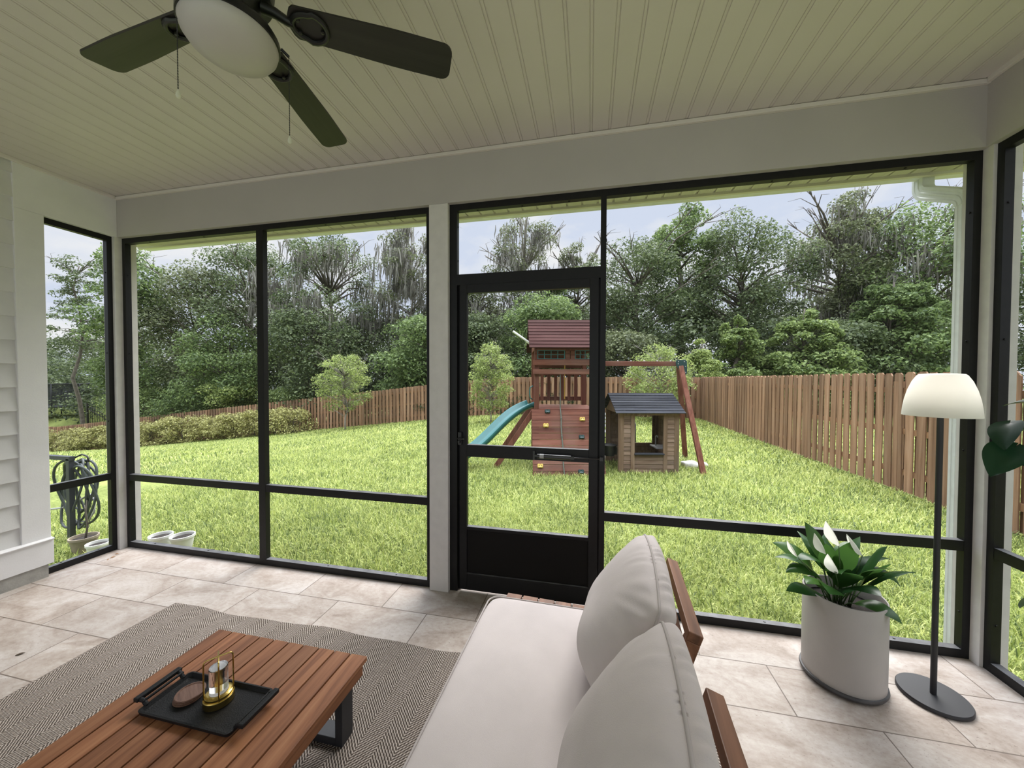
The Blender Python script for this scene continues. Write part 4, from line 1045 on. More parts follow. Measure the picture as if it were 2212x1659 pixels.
# ------------------------------------------------------------------ fences
def picket_mesh(h=1.83, w=0.14, t=0.018, name='picket'):
    m = MB(); c = 0.028
    m.prism([(-w / 2, 0), (w / 2, 0), (w / 2, h - c), (w / 2 - c, h), (-w / 2 + c, h), (-w / 2, h - c)], -t / 2, t / 2)
    me = bpy.data.meshes.new(name); me.from_pydata(m.v, [], m.f); me.materials.append(M_fence)
    bm = bmesh.new(); bm.from_mesh(me); bmesh.ops.recalc_face_normals(bm, faces=bm.faces); bm.to_mesh(me); bm.free(); me.update()
    return me
PM = picket_mesh(); PM2 = picket_mesh(h=1.80)
def fence(name, label, pA, pB, pitch, front_n, nrm, off=0.029):
    """boards on both faces of three rails between posts, following the ground"""
    pA = Vector(pA); pB = Vector(pB); L = (pB - pA).length; d = (pB - pA) / L; rot = math.atan2(d.y, d.x); nv = Vector(nrm)
    root = thing(name, label, 'fence', (pA.x, pA.y, gz(pA.x, pA.y)), group='wooden yard fences')
    base = Vector((pA.x, pA.y, gz(pA.x, pA.y)))
    rnd = random.Random(4)
    cnt = int(L / pitch); far = MB(); back = MB()
    def put(mb, p, z, jit):
        for v in PM.vertices:
            q = Matrix.Rotation(rot, 3, 'Z') @ Vector((v.co.x, v.co.y, v.co.z)); mb.v.append((p.x - base.x + q.x, p.y - base.y + q.y, z - base.z + q.z))
        n0 = len(mb.v) - len(PM.vertices)
        for f in PM.polygons: mb.f.append(tuple(i + n0 for i in f.vertices)); mb.m.append(0)
    for i in range(cnt):
        p = pA + d * (pitch * (i + .5)) + nv * off; z = gz(p.x, p.y) + rnd.uniform(.01, .035)
        if i < front_n:
            o = link('picket', PM if rnd.random() < .7 else PM2, root, (p.x - base.x, p.y - base.y, z - base.z)); o.rotation_euler = (rnd.uniform(-.006, .006), rnd.uniform(-.008, .008), rot)
        else: put(far, p, z, 0)
        p2 = pA + d * (pitch * (i + 1.0)) - nv * off
        put(back, p2, gz(p2.x, p2.y) + .02, 0)
    if far.v: far.build('picket_row', M_fence, parent=root)['kind'] = 'stuff'
    back.build('rear_picket_row', M_fence, parent=root)['kind'] = 'stuff'
    step = 2.4; k = int(L / step) + 1
    for hz in (0.32, 0.95, 1.58):
        m = MB()
        for i in range(k):
            q0 = pA + d * (i * step); q1 = pA + d * min(L, (i + 1) * step)
            if (q1 - q0).length < .05: continue
            m.bar(Vector((q0.x, q0.y, gz(q0.x, q0.y) + hz)) - base, Vector((q1.x, q1.y, gz(q1.x, q1.y) + hz)) - base, 0.04, 0.085)
        m.build('rail', M_fencer, parent=root)
    m = MB(); m.bx(-.045, .045, -.045, .045, -.1, 1.72); pm = None
    for i in range(k + 1):
        q = pA + d * min(L, i * step)
        if pm is None: o = m.build('post', M_fence, parent=root); pm = o.data
        else: o = link('post', pm, root)
        o.location = (q.x - base.x, q.y - base.y, gz(q.x, q.y) - base.z); o.rotation_euler = (0, 0, rot)
    return root
fence('wooden_fence', 'tall shadowbox cedar fence with dog-ear tops running along the right side of the lawn', (8.82, -2.8), (8.82, 14.75), 0.196, 90, (-1, 0))
fence('wooden_fence', 'reddish shadowbox fence across the back of the lawn, sloping down behind the hedge', (8.82, 14.85), (-38.0, 15.6), 0.205, 100, (0, -1), off=0.052)

# ------------------------------------------------------------------ play set with swing beam and slide
PR = 0.21
ps = thing('wooden_play_set', 'red-brown wooden play tower with climbing wall, teal slide and swing beam on the lawn', 'play set', (3.03, 4.57, gz(3.2, 4.6)), rotz=PR)
g0 = gz(3.2, 4.6)
def p_(z): return z - g0
TWd, TD = 1.22, 1.12
for (x, y) in ((0.045, 0.045), (TWd - .045, 0.045), (0.045, TD - .045), (TWd - .045, TD - .045)):
    m = MB(); m.bx(x - .045, x + .045, y - .045, y + .045, -.05, p_(2.10)); m.build('corner_post', M_redwoodz, parent=ps, bevel=0.004)
for i in range(9):
    m = MB(); y = i * TD / 9; m.bx(0.0, TWd, y + .003, y + TD / 9 - .003, p_(0.905), p_(0.93)); m.build('deck_plank', M_redwood, parent=ps)
m = MB(); m.bx(-.02, TWd + .02, -.02, .02, p_(.79), p_(.905)); m.build('deck_beam', M_redwood, parent=ps)
m = MB(); m.bx(-.02, TWd + .02, TD - .02, TD + .02, p_(.79), p_(.905)); m.build('deck_beam', M_redwood, parent=ps)
# leaning climbing wall of horizontal boards
cw = MB(); b0 = Vector((-0.055, -0.60, -0.03)); t0 = Vector((-0.055, -0.03, p_(.915))); up = (t0 - b0); Lw = up.length; upn = up.normalized(); nrmw = Vector((0, -upn.z, upn.y))
for i in range(11):
    a = b0 + upn * (Lw * i / 11 + .003); b = b0 + upn * (Lw * (i + 1) / 11 - .003)
    c = (a + b) / 2; cw.bar((c.x, c.y, c.z), (c.x + TWd + .09, c.y, c.z), 0.022, (b - a).length, up=upn)
wall = cw.build('climbing_wall', M_redwood, parent=ps, bevel=0.003)
def wpt(x, z): 
    f = (z - b0.z) / up.z
    return Vector((x, b0.y + up.y * f, z)) + nrmw * 0.012
for (x, z, ml) in ((.21, .875, M_dkteal), (.17, .62, M_yellow), (.87, .735, M_yellow), (.83, .42, M_dkteal), (.08, .17, M_dkteal), (.04, -.07, M_yellow), (.77, -.16, M_dkteal)):
    m = MB(); c = wpt(x + .04, p_(z)); pts = []
    for i in range(24):
        a = 2 * PI * i / 24; r = .058 * (1 - .22 * math.cos(a * 2 - PI) ** 2 * 0 - .20 * abs(math.sin(a)) ** 3 + .12 * math.cos(4 * a + PI))
        pts.append((r * math.cos(a), r * .85 * math.sin(a)))
    side = Vector((1, 0, 0))
    loops = []
    for sc, h in ((1.0, 0), (.95, .022), (.72, .036), (.25, .030)):
        loops.append([c + side * (q[0] * sc) + upn * (q[1] * sc) + nrmw * h for q in pts])
    vs = [q for l in loops for q in l]; fs = [(i * 24 + j, i * 24 + (j + 1) % 24, (i + 1) * 24 + (j + 1) % 24, (i + 1) * 24 + j) for i in range(3) for j in range(24)] + [tuple(72 + j for j in range(24))]
    m.add(vs, fs)
    for e in (-.022, .022):
        q = c + side * e + nrmw * .034; m.tube([q, q + nrmw * .004], .008, 8, mi=1)
    hold = m.build('rock_hold', [ml, M_iron], parent=wall, smooth=True); hold['label'] = ('yellow' if ml is M_yellow else 'dark green') + ' climbing hold'
m = MB(); c0 = Vector((.50, .0, p_(1.66))); pts = [c0, Vector((.50, -.03, p_(.95)))] + [wpt(.50 + .006 * math.sin(i * 2), p_(.9 - i * .16)) + nrmw * .02 for i in range(8)]
m.tube(pts, .012, 8)
for i in (3, 5, 7): 
    q = pts[i]; m.lathe([(0.0005, -.022), (.017, -.012), (.019, 0), (.017, .012), (.0005, .022)], 10, (q.x, q.y, q.z))
m.build('climbing_rope', M_rope, parent=ps, smooth=True)
# rails and balusters
for (z0_, z1_, y0_) in ((1.60, 1.70, -.02), (1.775, 1.875, -.02)):
    m = MB(); m.bx(-.03, TWd + .03, y0_ - .018, y0_ + .018, p_(z0_), p_(z1_)); m.build('front_rail', M_redwood, parent=ps, bevel=0.003)
for (z0_, z1_) in ((1.02, 1.11), (1.58, 1.67), (1.74, 2.08)):
    m = MB(); m.bx(.09, TWd - .02, TD - .06, TD - .025, p_(z0_), p_(z1_)); m.build('back_rail', M_redwood, parent=ps)
for i in range(7):
    x = .20 + i * .15; m = MB(); m.bx(x, x + .068, TD - .085, TD - .06, p_(1.02), p_(1.67)); m.build('baluster', M_redwoodz, parent=ps)
# window panels under the roof
m = MB(); m.bx(.0, TWd, -.010, .012, p_(1.875), p_(1.90)); m.bx(0, TWd, -.010, .012, p_(2.06), p_(2.10))
for x in (0.0, .60, .70, TWd - .05): m.bx(x, x + (.05 if x in (0.0, TWd - .05) else .085), -.012, .014, p_(1.875), p_(2.10))
m.build('window_board', M_redwood, parent=ps)
for x in (.06, .79):
    m = MB(); w_ = .52 if x < .5 else .38; z0_, z1_ = p_(1.90), p_(2.06)
    for k in range(5): xx = x + w_ * k / 4; m.bx(xx - .006, xx + .006, -.016, -.004, z0_, z1_)
    for zz in (z0_, (z0_ + z1_) / 2, z1_): m.bx(x, x + w_, -.016, -.004, zz - .006, zz + .006)
    m.build('window_grid', M_teal, parent=ps)
# gable roof of overlapping planks
m = MB(); ze, zr, ov = p_(2.085), p_(2.72), .11; ym = TD / 2
for side_ in (0, 1):
    ye = -.16 if side_ == 0 else TD + .16
    for i in range(9):
        f0, f1 = i / 9, (i + 1) / 9 + .015
        a = Vector((0, ye + (ym - ye) * f0, ze + (zr - ze) * f0 + .014)); b = Vector((0, ye + (ym - ye) * f1, ze + (zr - ze) * f1))
        d = (b - a).normalized(); n_ = Vector((0, -d.z, d.y)) if side_ == 0 else Vector((0, d.z, -d.y))
        vs = []
        for xx in (-ov, TWd + ov):
            for q in (a, b, b + n_ * .016, a + n_ * .016): vs.append((xx, q.y, q.z))
        m.add(vs, [(0, 1, 2, 3), (7, 6, 5, 4), (0, 4, 5, 1), (1, 5, 6, 2), (2, 6, 7, 3), (3, 7, 4, 0)])
m.build('roof', M_roofred, parent=ps)
m = MB()
for xx in (.0, TWd - .02):
    m.add([(xx, 0, p_(2.08)), (xx, TD, p_(2.08)), (xx, ym, p_(2.68)), (xx + .02, 0, p_(2.08)), (xx + .02, TD, p_(2.08)), (xx + .02, ym, p_(2.68))], [(0, 2, 1), (3, 4, 5), (0, 1, 4, 3), (1, 2, 5, 4), (2, 0, 3, 5)])
m.build('gable', M_redwood, parent=ps)
# slide leaving the tower on the left
m = MB(); prof = []
for t in np.linspace(0, 1, 29):
    x = -0.02 - 1.72 * t
    z = p_(.96) - (p_(.96) - .12) * (t ** 1.0) + .085 * math.sin(t * 2 * PI) * (1 - t * .3)
    prof.append((x, z))
sec = [(-.23, .085), (-.215, .10), (-.19, .095), (-.17, .02), (0, 0), (.17, .02), (.19, .095), (.215, .10), (.23, .085), (.215, .03), (.17, -.012), (0, -.02), (-.17, -.012), (-.215, .03)]
ks = len(sec); vs = []; yc = .56
for i, (x, z) in enumerate(prof):
    dx = prof[min(28, i + 1)][0] - prof[max(0, i - 1)][0]; dz = prof[min(28, i + 1)][1] - prof[max(0, i - 1)][1]; l = math.hypot(dx, dz); nx, nz = dz / l, -dx / l
    for (a, b) in sec: vs.append((x + nx * b, yc + a, z + nz * b))
fs = [(i * ks + j, i * ks + (j + 1) % ks, (i + 1) * ks + (j + 1) % ks, (i + 1) * ks + j) for i in range(28) for j in range(ks)] + [tuple(range(ks)), tuple(28 * ks + j for j in range(ks - 1, -1, -1))]
m.add(vs, fs, M=Matrix.Translation((0, .50, 0)) @ Matrix.Rotation(math.radians(24), 4, 'Z') @ Matrix.Translation((0, -.56, 0))); m.build('slide', M_teal, parent=ps, smooth='all')
m = MB(); m.tube([(-.03, .12, p_(1.10))] + [(-.075, .12, p_(1.13)), (-.085, .12, p_(1.20)), (-.085, .12, p_(1.28)), (-.075, .12, p_(1.34)), (-.02, .12, p_(1.37))], .012, 8); m.build('grab_handle', M_teal, parent=ps, smooth='all')
for yy in (.03, TD - .03):
    m = MB(); m.bar((-.0, yy - .03, p_(.90)), (-.78, yy - .03 + .02, -.03), .10, .045, up=(0, 1, 0)); m.build('side_brace', M_redwoodz, parent=ps, bevel=0.004)
m = MB(); m.tube([(-.42, .55, p_(2.50)), (-.05, .50, p_(2.24))], .022, 12); m.tube([(-.14, .62, p_(2.30)), (-.02, .60, p_(2.22))], .022, 12); m.build('spotting_scope', M_whitepot, parent=ps, smooth=True)['label'] = 'pale plastic telescope'
# swing beam and A-frame
zb_ = p_(1.775); m = MB(); m.bx(TWd - .1, 3.02, .33, .40, zb_, zb_ + .095); m.build('swing_beam', M_redwood, parent=ps, bevel=0.004)
for k in range(6):
    m = MB(); x = 1.45 + k * .27; m.lathe([(.016, zb_ + .095), (.016, zb_ + .108), (.008, zb_ + .114), (.0005, zb_ + .114)], 12, (x, .365, 0)); m.build('beam_bolt', M_label, parent=ps, smooth=True)
gl = lambda x, y: -.04
m = MB(); m.bar((2.945, .275, zb_ + .085), (3.055, -.50, -.04), .05, .095, up=(1, 0, .1)); m.build('swing_leg', M_redwoodz, parent=ps, bevel=0.004)
m = MB(); m.bar((2.99, .43, zb_ + .085), (3.42, .98, -.05), .05, .095, up=(1, 0, .1)); m.build('swing_leg', M_redwoodz, parent=ps, bevel=0.004)
m = MB(); pl_ = [(-.11, .06), (-.09, .115), (.08, .115), (.11, .08), (.12, -.15), (.09, -.19), (.02, -.19), (-.02, -.12), (-.10, .0)]
m.prism(pl_, -.012, .012, M=Matrix.Translation((2.955, .232, zb_ + .01)))
br = m.build('bracket', M_dkteal, parent=ps, bevel=0.003)
m = MB()
for (x, z) in ((-.06, .075), (.055, .075), (-.065, .03), (.08, -.02), (.085, -.14), (.025, -.14)):
    m.lathe([(.010, 0), (.010, .006), (.0005, .008)], 10, M=Matrix.Translation((2.955 + x, .220, zb_ + .01 + z)) @ Matrix.Rotation(PI / 2, 4, 'X'))
m.build('bracket_bolt', M_label, parent=br)['label'] = 'silver bracket bolts'
m = MB(); m.tube([(.72, TD - .2, p_(1.86)), (.72, TD - .2, p_(1.06))], .012, 6); m.build('hanging_chain', M_chain, parent=ps)

# ------------------------------------------------------------------ playhouse
def PL(lx, ly): 
    c, s = math.cos(PR), math.sin(PR); return (3.03 + lx * c - ly * s, 4.57 + lx * s + ly * c)
hx, hy = PL(1.545, -.375)
ph = thing('wooden_playhouse', 'small weathered wooden playhouse with black plank roof and open serving window beside the play set', 'playhouse', (hx, hy, gz(5.1, 4.8)), rotz=PR)
q0 = gz(5.1, 4.8); HWd, HDp = 1.10, .96
def h_(z): return z - q0
ZE = h_(.875)
for (x, y) in ((.04, .03), (HWd - .04, .03), (.04, HDp - .03), (HWd - .04, HDp - .03)):
    m = MB(); m.bx(x - .045, x + .045, y - .04, y + .03, -.03, ZE); m.build('corner_post', M_phpost, parent=ph, bevel=.003)
for x in (.248, .849):
    m = MB(); m.bx(x - .035, x + .035, -.022, .02, -.03, ZE - .03); m.build('window_post', M_phpost, parent=ph, bevel=.003)
def boards(mb, x0, x1, z0, z1, n, y0=0.0, y1=.02):
    for i in range(n):
        a = z0 + (z1 - z0) * i / n; b = z0 + (z1 - z0) * (i + 1) / n
        mb.add([(x0, y0 - .008, a + .003), (x1, y0 - .008, a + .003), (x1, y0, b), (x0, y0, b), (x0, y1, a + .003), (x1, y1, a + .003), (x1, y1, b), (x0, y1, b)], [(0, 1, 2, 3), (7, 6, 5, 4), (0, 4, 5, 1), (1, 5, 6, 2), (2, 6, 7, 3), (3, 7, 4, 0)])
m = MB(); boards(m, .08, .215, 0.0, ZE - .03, 13); boards(m, .882, HWd - .08, 0.0, ZE - .03, 13); boards(m, .283, .815, 0.0, .335, 4); m.build('front_siding', M_phwood, parent=ph)
m = MB(); boards(m, .08, .50, 0, ZE - .03, 13, HDp - .03, HDp - .01); boards(m, .97, HWd - .08, 0, ZE - .03, 13, HDp - .03, HDp - .01); boards(m, .50, .97, 0, .40, 5, HDp - .03, HDp - .01); m.build('back_siding', M_phpost, parent=ph)
Ry = Matrix.Rotation(PI / 2, 4, 'Z')
m = MB(); t_ = MB(); boards(t_, .06, HDp - .06, 0, ZE - .03, 13, 0, .02); m.add(t_.v, t_.f, M=Matrix.Translation((HWd - .005, 0, 0)) @ Ry); m.build('side_siding', M_phpost, parent=ph)
m = MB(); m.bx(.0, HWd, -.03, .03, ZE - .03, ZE + .02); m.bx(0, HWd, HDp - .04, HDp + .01, ZE - .03, ZE + .02); m.build('eave_beam', M_phpost, parent=ph)
m = MB(); m.bx(.275, .825, -.05, .05, .345, .372); m.build('window_ledge', M_phroof, parent=ph, bevel=.004)
m = MB(); ym = HDp / 2; ze, zr, ov = ZE + .0, h_(1.215), .085
for side_ in (0, 1):
    ye = -.10 if side_ == 0 else HDp + .10
    for i in range(8):
        f0, f1 = i / 8, (i + 1) / 8 + .02
        a = Vector((0, ye + (ym - ye) * f0, ze + (zr - ze) * f0 + .012)); b = Vector((0, ye + (ym - ye) * f1, ze + (zr - ze) * f1))
        d = (b - a).normalized(); n_ = Vector((0, -d.z, d.y)) if side_ == 0 else Vector((0, d.z, -d.y)); vs = []
        for xx in (-ov, HWd + ov):
            for q in (a, b, b + n_ * .013, a + n_ * .013): vs.append((xx, q.y, q.z))
        m.add(vs, [(0, 1, 2, 3), (7, 6, 5, 4), (0, 4, 5, 1), (1, 5, 6, 2), (2, 6, 7, 3), (3, 7, 4, 0)])
m.build('roof', M_phroof, parent=ph)
m = MB()
for xx in (.0, HWd - .015): m.add([(xx, 0, ZE), (xx, HDp, ZE), (xx, ym, zr - .02), (xx + .015, 0, ZE), (xx + .015, HDp, ZE), (xx + .015, ym, zr - .02)], [(0, 2, 1), (3, 4, 5), (0, 1, 4, 3), (1, 2, 5, 4), (2, 0, 3, 5)])
m.build('gable', M_phpost, parent=ph)
m = MB(); m.bx(.80, HWd - .03, .25, .62, .40, .42); m.build('sink_shelf', M_label, parent=ph)
m = MB(); m.tube([(.88, .52, .42), (.88, .52, .60), (.88, .46, .63), (.88, .42, .60)], .012, 8); m.build('toy_tap', M_label, parent=ph, smooth='all')
m = MB(); m.lathe([(.0005, .28), (.10, .28), (.13, .47), (.145, .47), (.145, .485), (.125, .485), (.12, .47), (.0005, .46)], 20, (-.115, .25, 0)); m.bx(-.03, .02, .2, .3, .30, .44); m.build('flower_bin', M_iron, parent=ph, smooth=True)['label'] = 'black plastic side bin'

# bench behind
bx_, by_ = PL(1.30, 2.15)
bn = thing('garden_bench', 'white slatted garden bench with scrolled black iron ends behind the playhouse', 'bench', (bx_, by_, gz(bx_, by_)), rotz=PR)
for i in range(5):
    m = MB(); m.bx(.03, 1.32, -.2 + i * .085, -.2 + i * .085 + .065, .40, .425); m.build('seat_slat', M_bench, parent=bn)
for i in range(4):
    m = MB(); m.bx(.03, 1.32, .24 + i * .02, .265 + i * .02, .50 + i * .095, .565 + i * .095); m.build('back_slat', M_bench, parent=bn)
for x in (.02, 1.33):
    m = MB()
    m.tube([(x, -.22, 0), (x, -.20, .38), (x, -.20, .62), (x, -.14, .66), (x, .22, .66), (x, .25, .60)], .018, 8); m.tube([(x, .24, 0), (x, .22, .40), (x, .32, .88)], .018, 8); m.tube([(x, -.2, .40), (x, .22, .40)], .016, 8)
    for (cy, cz, r) in ((-.07, .52, .075), (.10, .53, .06)): m.tube([(x, cy + r * (1 - i * .02) * math.cos(i * .45), cz + r * (1 - i * .02) * math.sin(i * .45)) for i in range(26)], .011, 6)
    m.build('iron_end', M_iron, parent=bn, smooth='all')

# pale rocks by the swing legs
rr = random.Random(2)
for k, (x, y, s, lab) in enumerate(((6.03, 5.28, .17, 'largest pale limestone rock in the grass beside the swing leg'), (6.30, 5.42, .12, 'smaller pale rock right of the swing leg'), (4.42, 5.60, .16, 'pale rock half hidden in grass left of the playhouse'))):
    m = superbox(s, s * .75, s * .5, 2.6, 9)
    ph_ = [rr.uniform(0, 6) for _ in range(4)]
    m.v = [(v[0] * (1 + .16 * math.sin(v[1] * 17 + ph_[0]) + .1 * math.sin(v[2] * 23 + ph_[1])), v[1] * (1 + .14 * math.sin(v[0] * 19 + ph_[2])), v[2] + .05 * s * math.sin(v[0] * 31 + ph_[3])) for v in m.v]
    o = m.build('pale_rock', M_rock, loc=(x, y, gz(x, y) + s * .28)); weld(o); tag(o, lab, 'rock', 'pale rocks round the play area')

# ------------------------------------------------------------------ hose hanger and pots outside the left screen
gl_ = gz(-1.24, .31)
hh_ = thing('hose_hanger', 'charcoal T-post garden hose hanger outside the left screen', 'hose hanger', (-1.24, .31, gl_))
m = MB(); m.bx(-.022, .022, -.022, .022, -.05, .88); m.build('post', M_hosep, parent=hh_)
m = MB(); m.bx(-.62, .03, -.022, .022, .865, .905); m.bx(-.66, -.62, -.022, .022, .865, .96); m.build('arm', M_hosep, parent=hh_)
m = MB(); m.tube([(0.0, 0.03, .88), (.08, .05, .92), (.14, .06, .90), (.16, .06, .84)], .008, 8); m.tube([(-.1, .03, .88), (-.14, .06, .80), (-.1, .08, .74), (-.04, .06, .74)], .008, 8); m.build('hook', M_iron, parent=hh_, smooth='all')
m = MB(); rg = random.Random(9)
for k in range(8):
    w_, hgt = rg.uniform(.16, .27), rg.uniform(.26, .40); cx = rg.uniform(-.12, .10); top_ = .84 + rg.uniform(-.04, .02); cy = .03 + k * .012
    pts = []
    for i in range(30):
        a = 2 * PI * i / 30; yy = cy + .03 * math.sin(a * 2 + k) 
        pts.append((cx + w_ * math.cos(a) * (.82 + .18 * math.sin(a + k)), yy, top_ - hgt + hgt * math.sin(a)))
    m.tube(pts, .0115, 8, closed=True)
hs = m.build('garden_hose', M_hose, loc=(-1.24, .31, gl_), smooth='all'); tag(hs, 'dark grey-green garden hose looped in coils over the hanger', 'hose')
m = MB(); m.tube([(-.42, .02, .30), (-.25, .06, .32), (-.08, .10, .40), (.06, .12, .47), (.16, .10, .42), (.18, .08, .30), (.10, .07, .20), (-.02, .06, .19)], .010, 8)
o = m.build('garden_hose', M_label, loc=(-1.24, .31, gl_), smooth='all'); tag(o, 'single pale grey hose end crossing in front of the hanger post', 'hose')
def potthing(name, lab, x, y, r, h, mat, grp, stick=False):
    t = thing(name, lab, 'flower pot', (x, y, gz(x, y)), group=grp)
    m = MB(); m.lathe([(.0005, 0), (r * .68, 0), (r * .92, h * .86), (r, h * .87), (r, h), (r * .9, h), (r * .86, h * .82)], 32); m.build('pot', mat, parent=t, smooth=True)
    m = MB(); m.lathe([(r * .88, h * .84), (r * .4, h * .88), (.0005, h * .87)], 20); m.build('soil', M_soil, parent=t, smooth='all')
    if stick:
        m = MB(); m.tube([(.02, 0, h * .85), (.035, .01, h + .1), (.03, 0, h + .24), (.05, 0, h + .36)], [.009, .008, .006, .003], 6); m.tube([(.035, .01, h + .1), (.07, .02, h + .2)], .004, 5); m.tube([(.03, 0, h + .22), (-.02, .02, h + .30)], .003, 5); m.build('dead_stem', M_bark, parent=t, smooth='all')
    return t
potthing('flower_pot', 'weathered tan pot with a bare dead stem outside the left screen', -.78, .16, .105, .17, M_taupot, 'pots outside the screens', True)
potthing('flower_pot', 'small white pot filled with dry litter, beside the tan pot', -.52, .12, .085, .15, M_whitepot, 'pots outside the screens')
potthing('flower_pot', 'white plastic pot outside the front screen closest to the left corner post', -.10, .36, .095, .165, M_whitepot, 'pots outside the screens')
potthing('flower_pot', 'stained white plastic pot outside the front screen, farther from the left corner post', .12, .40, .10, .165, M_whitepot, 'pots outside the screens')

# ------------------------------------------------------------------ beyond the fence at far left: trampoline and metal fence
tz0 = gz(-39.9, 19.4)
tp = thing('trampoline', 'dark netted trampoline enclosure beyond the fence at the far left', 'trampoline', (-39.9, 19.4, tz0))
m = MB(); m.lathe([(2.0, .88), (2.0, .92)], 24); m.build('mat', M_net, parent=tp)
m = MB(); m.tube([(2.05 * math.cos(a), 2.05 * math.sin(a), .9) for a in np.linspace(0, 2 * PI, 25)[:-1]], .06, 8, closed=True); m.tube([(2.0 * math.cos(a), 2.0 * math.sin(a), 2.75) for a in np.linspace(0, 2 * PI, 25)[:-1]], .035, 8, closed=True); m.build('frame_ring', M_net, parent=tp, smooth='all')
for k in range(8):
    a = k * PI / 4 + .2; m = MB(); m.tube([(2.1 * math.cos(a), 2.1 * math.sin(a), 0), (2.12 * math.cos(a), 2.12 * math.sin(a), 1.8), (1.98 * math.cos(a), 1.98 * math.sin(a), 2.78)], .045, 8); m.build('net_pole', M_net, parent=tp, smooth='all')
m = MB(); m.lathe([(1.95, .95), (1.95, 2.72)], 32); m.f = m.f[:32]; m.m = m.m[:32]; m.build('safety_net', M_trnet, parent=tp, smooth='all', fix=False)
mf = thing('metal_fence', 'low black metal picket fence beyond the wooden fence at far left', 'fence', (-28, 18.4, gz(-28, 18.4)))
m = MB(); b_ = gz(-28, 18.4)
for i in range(50):
    x = -6.5 + i * .26; z = gz(-28 + x, 18.4) - b_; m.bx(x - .012, x + .012, -.012, .012, z, z + 1.68)
m.build('picket_row', M_iron, parent=mf)['kind'] = 'stuff'
for hz in (1.35, 1.62):
    m = MB()
    for i in range(12):
        xa, xb = -6.5 + i * 13 / 12, -6.5 + (i + 1) * 13 / 12
        m.bar((xa, 0, gz(-28 + xa, 18.4) - b_ + hz), (xb, 0, gz(-28 + xb, 18.4) - b_ + hz), .04, .05)
    m.build('rail', M_iron, parent=mf)
for i in range(6):
    x = -6.5 + i * 2.6; z = gz(-28 + x, 18.4) - b_; m = MB(); m.bx(x - .05, x + .05, -.05, .05, z, z + 1.78); m.build('post', M_iron, parent=mf)

# ------------------------------------------------------------------ trees
def leaf_cloud(rng, C, RR, n_per, size, up=.5, aspect=.55, shell=.6, under=.5):
    """leaves scattered in ellipsoid clumps C with radii RR"""
    k = len(C); n = k * n_per
    ci = np.repeat(np.arange(k), n_per)
    d = unit(rng.normal(size=(n, 3)))
    drop = (d[:, 2] < -.35) & (rng.uniform(size=n) < under); d[drop, 2] *= -1
    r = shell + (1.08 - shell) * rng.uniform(size=n) ** .6; inner = rng.uniform(size=n) < .18; r[inner] *= rng.uniform(.2, 1, inner.sum())
    P = C[ci] + d * RR[ci] * r[:, None]
    nm = unit(d * .55 + np.array([0, 0, up]) + rng.normal(size=(n, 3)) * .45)
    t = unit(np.cross(nm, rng.normal(size=(n, 3)))); b = np.cross(nm, t)
    L = (size * rng.uniform(.6, 1.35, n))[:, None]; w = L * aspect
    V = np.stack([P - t * L / 2, P + b * w / 2 + nm * w * .12 - t * L * .06, P + t * L / 2 - nm * L * .12, P - b * w / 2 + nm * w * .12 - t * L * .06], 1).reshape(-1, 3)
    return V, np.arange(n * 4).reshape(-1, 4)
def tube_np(path, radii, n=6):
    m = MB(); m.tube(path, radii, n); return m
def moss_strands(rng, pts, n_per, L0, L1, w):
    n = len(pts) * n_per; base = np.repeat(pts, n_per, 0) + rng.normal(size=(n, 3)) * np.array([.28, .28, .15])
    L = rng.uniform(L0, L1, n) * rng.uniform(.4, 1, n); a = rng.uniform(0, PI, n); s = np.stack([np.cos(a), np.sin(a), 0 * a], 1)
    V = np.zeros((n, 8, 3)); wob = rng.normal(size=(n, 2)) * .05
    for k, (f, ww) in enumerate(((0, .6), (.33, 1), (.7, .7), (1, .1))):
        c = base.copy(); c[:, 2] -= L * f; c[:, 0] += wob[:, 0] * f * 2 + .03 * math.sin(k * 2); c[:, 1] += wob[:, 1] * f * 2
        for q, sg in enumerate((-1, 1)): V[:, k * 2 + q] = c + s * (sg * w * ww * rng.uniform(.5, 1.2, n) / 2)[:, None]
    b = np.arange(n)[:, None] * 8
    F = np.concatenate([b + np.array([0, 1, 3, 2]), b + np.array([2, 3, 5, 4]), b + np.array([4, 5, 7, 6])], 0)
    return V.reshape(-1, 3), F
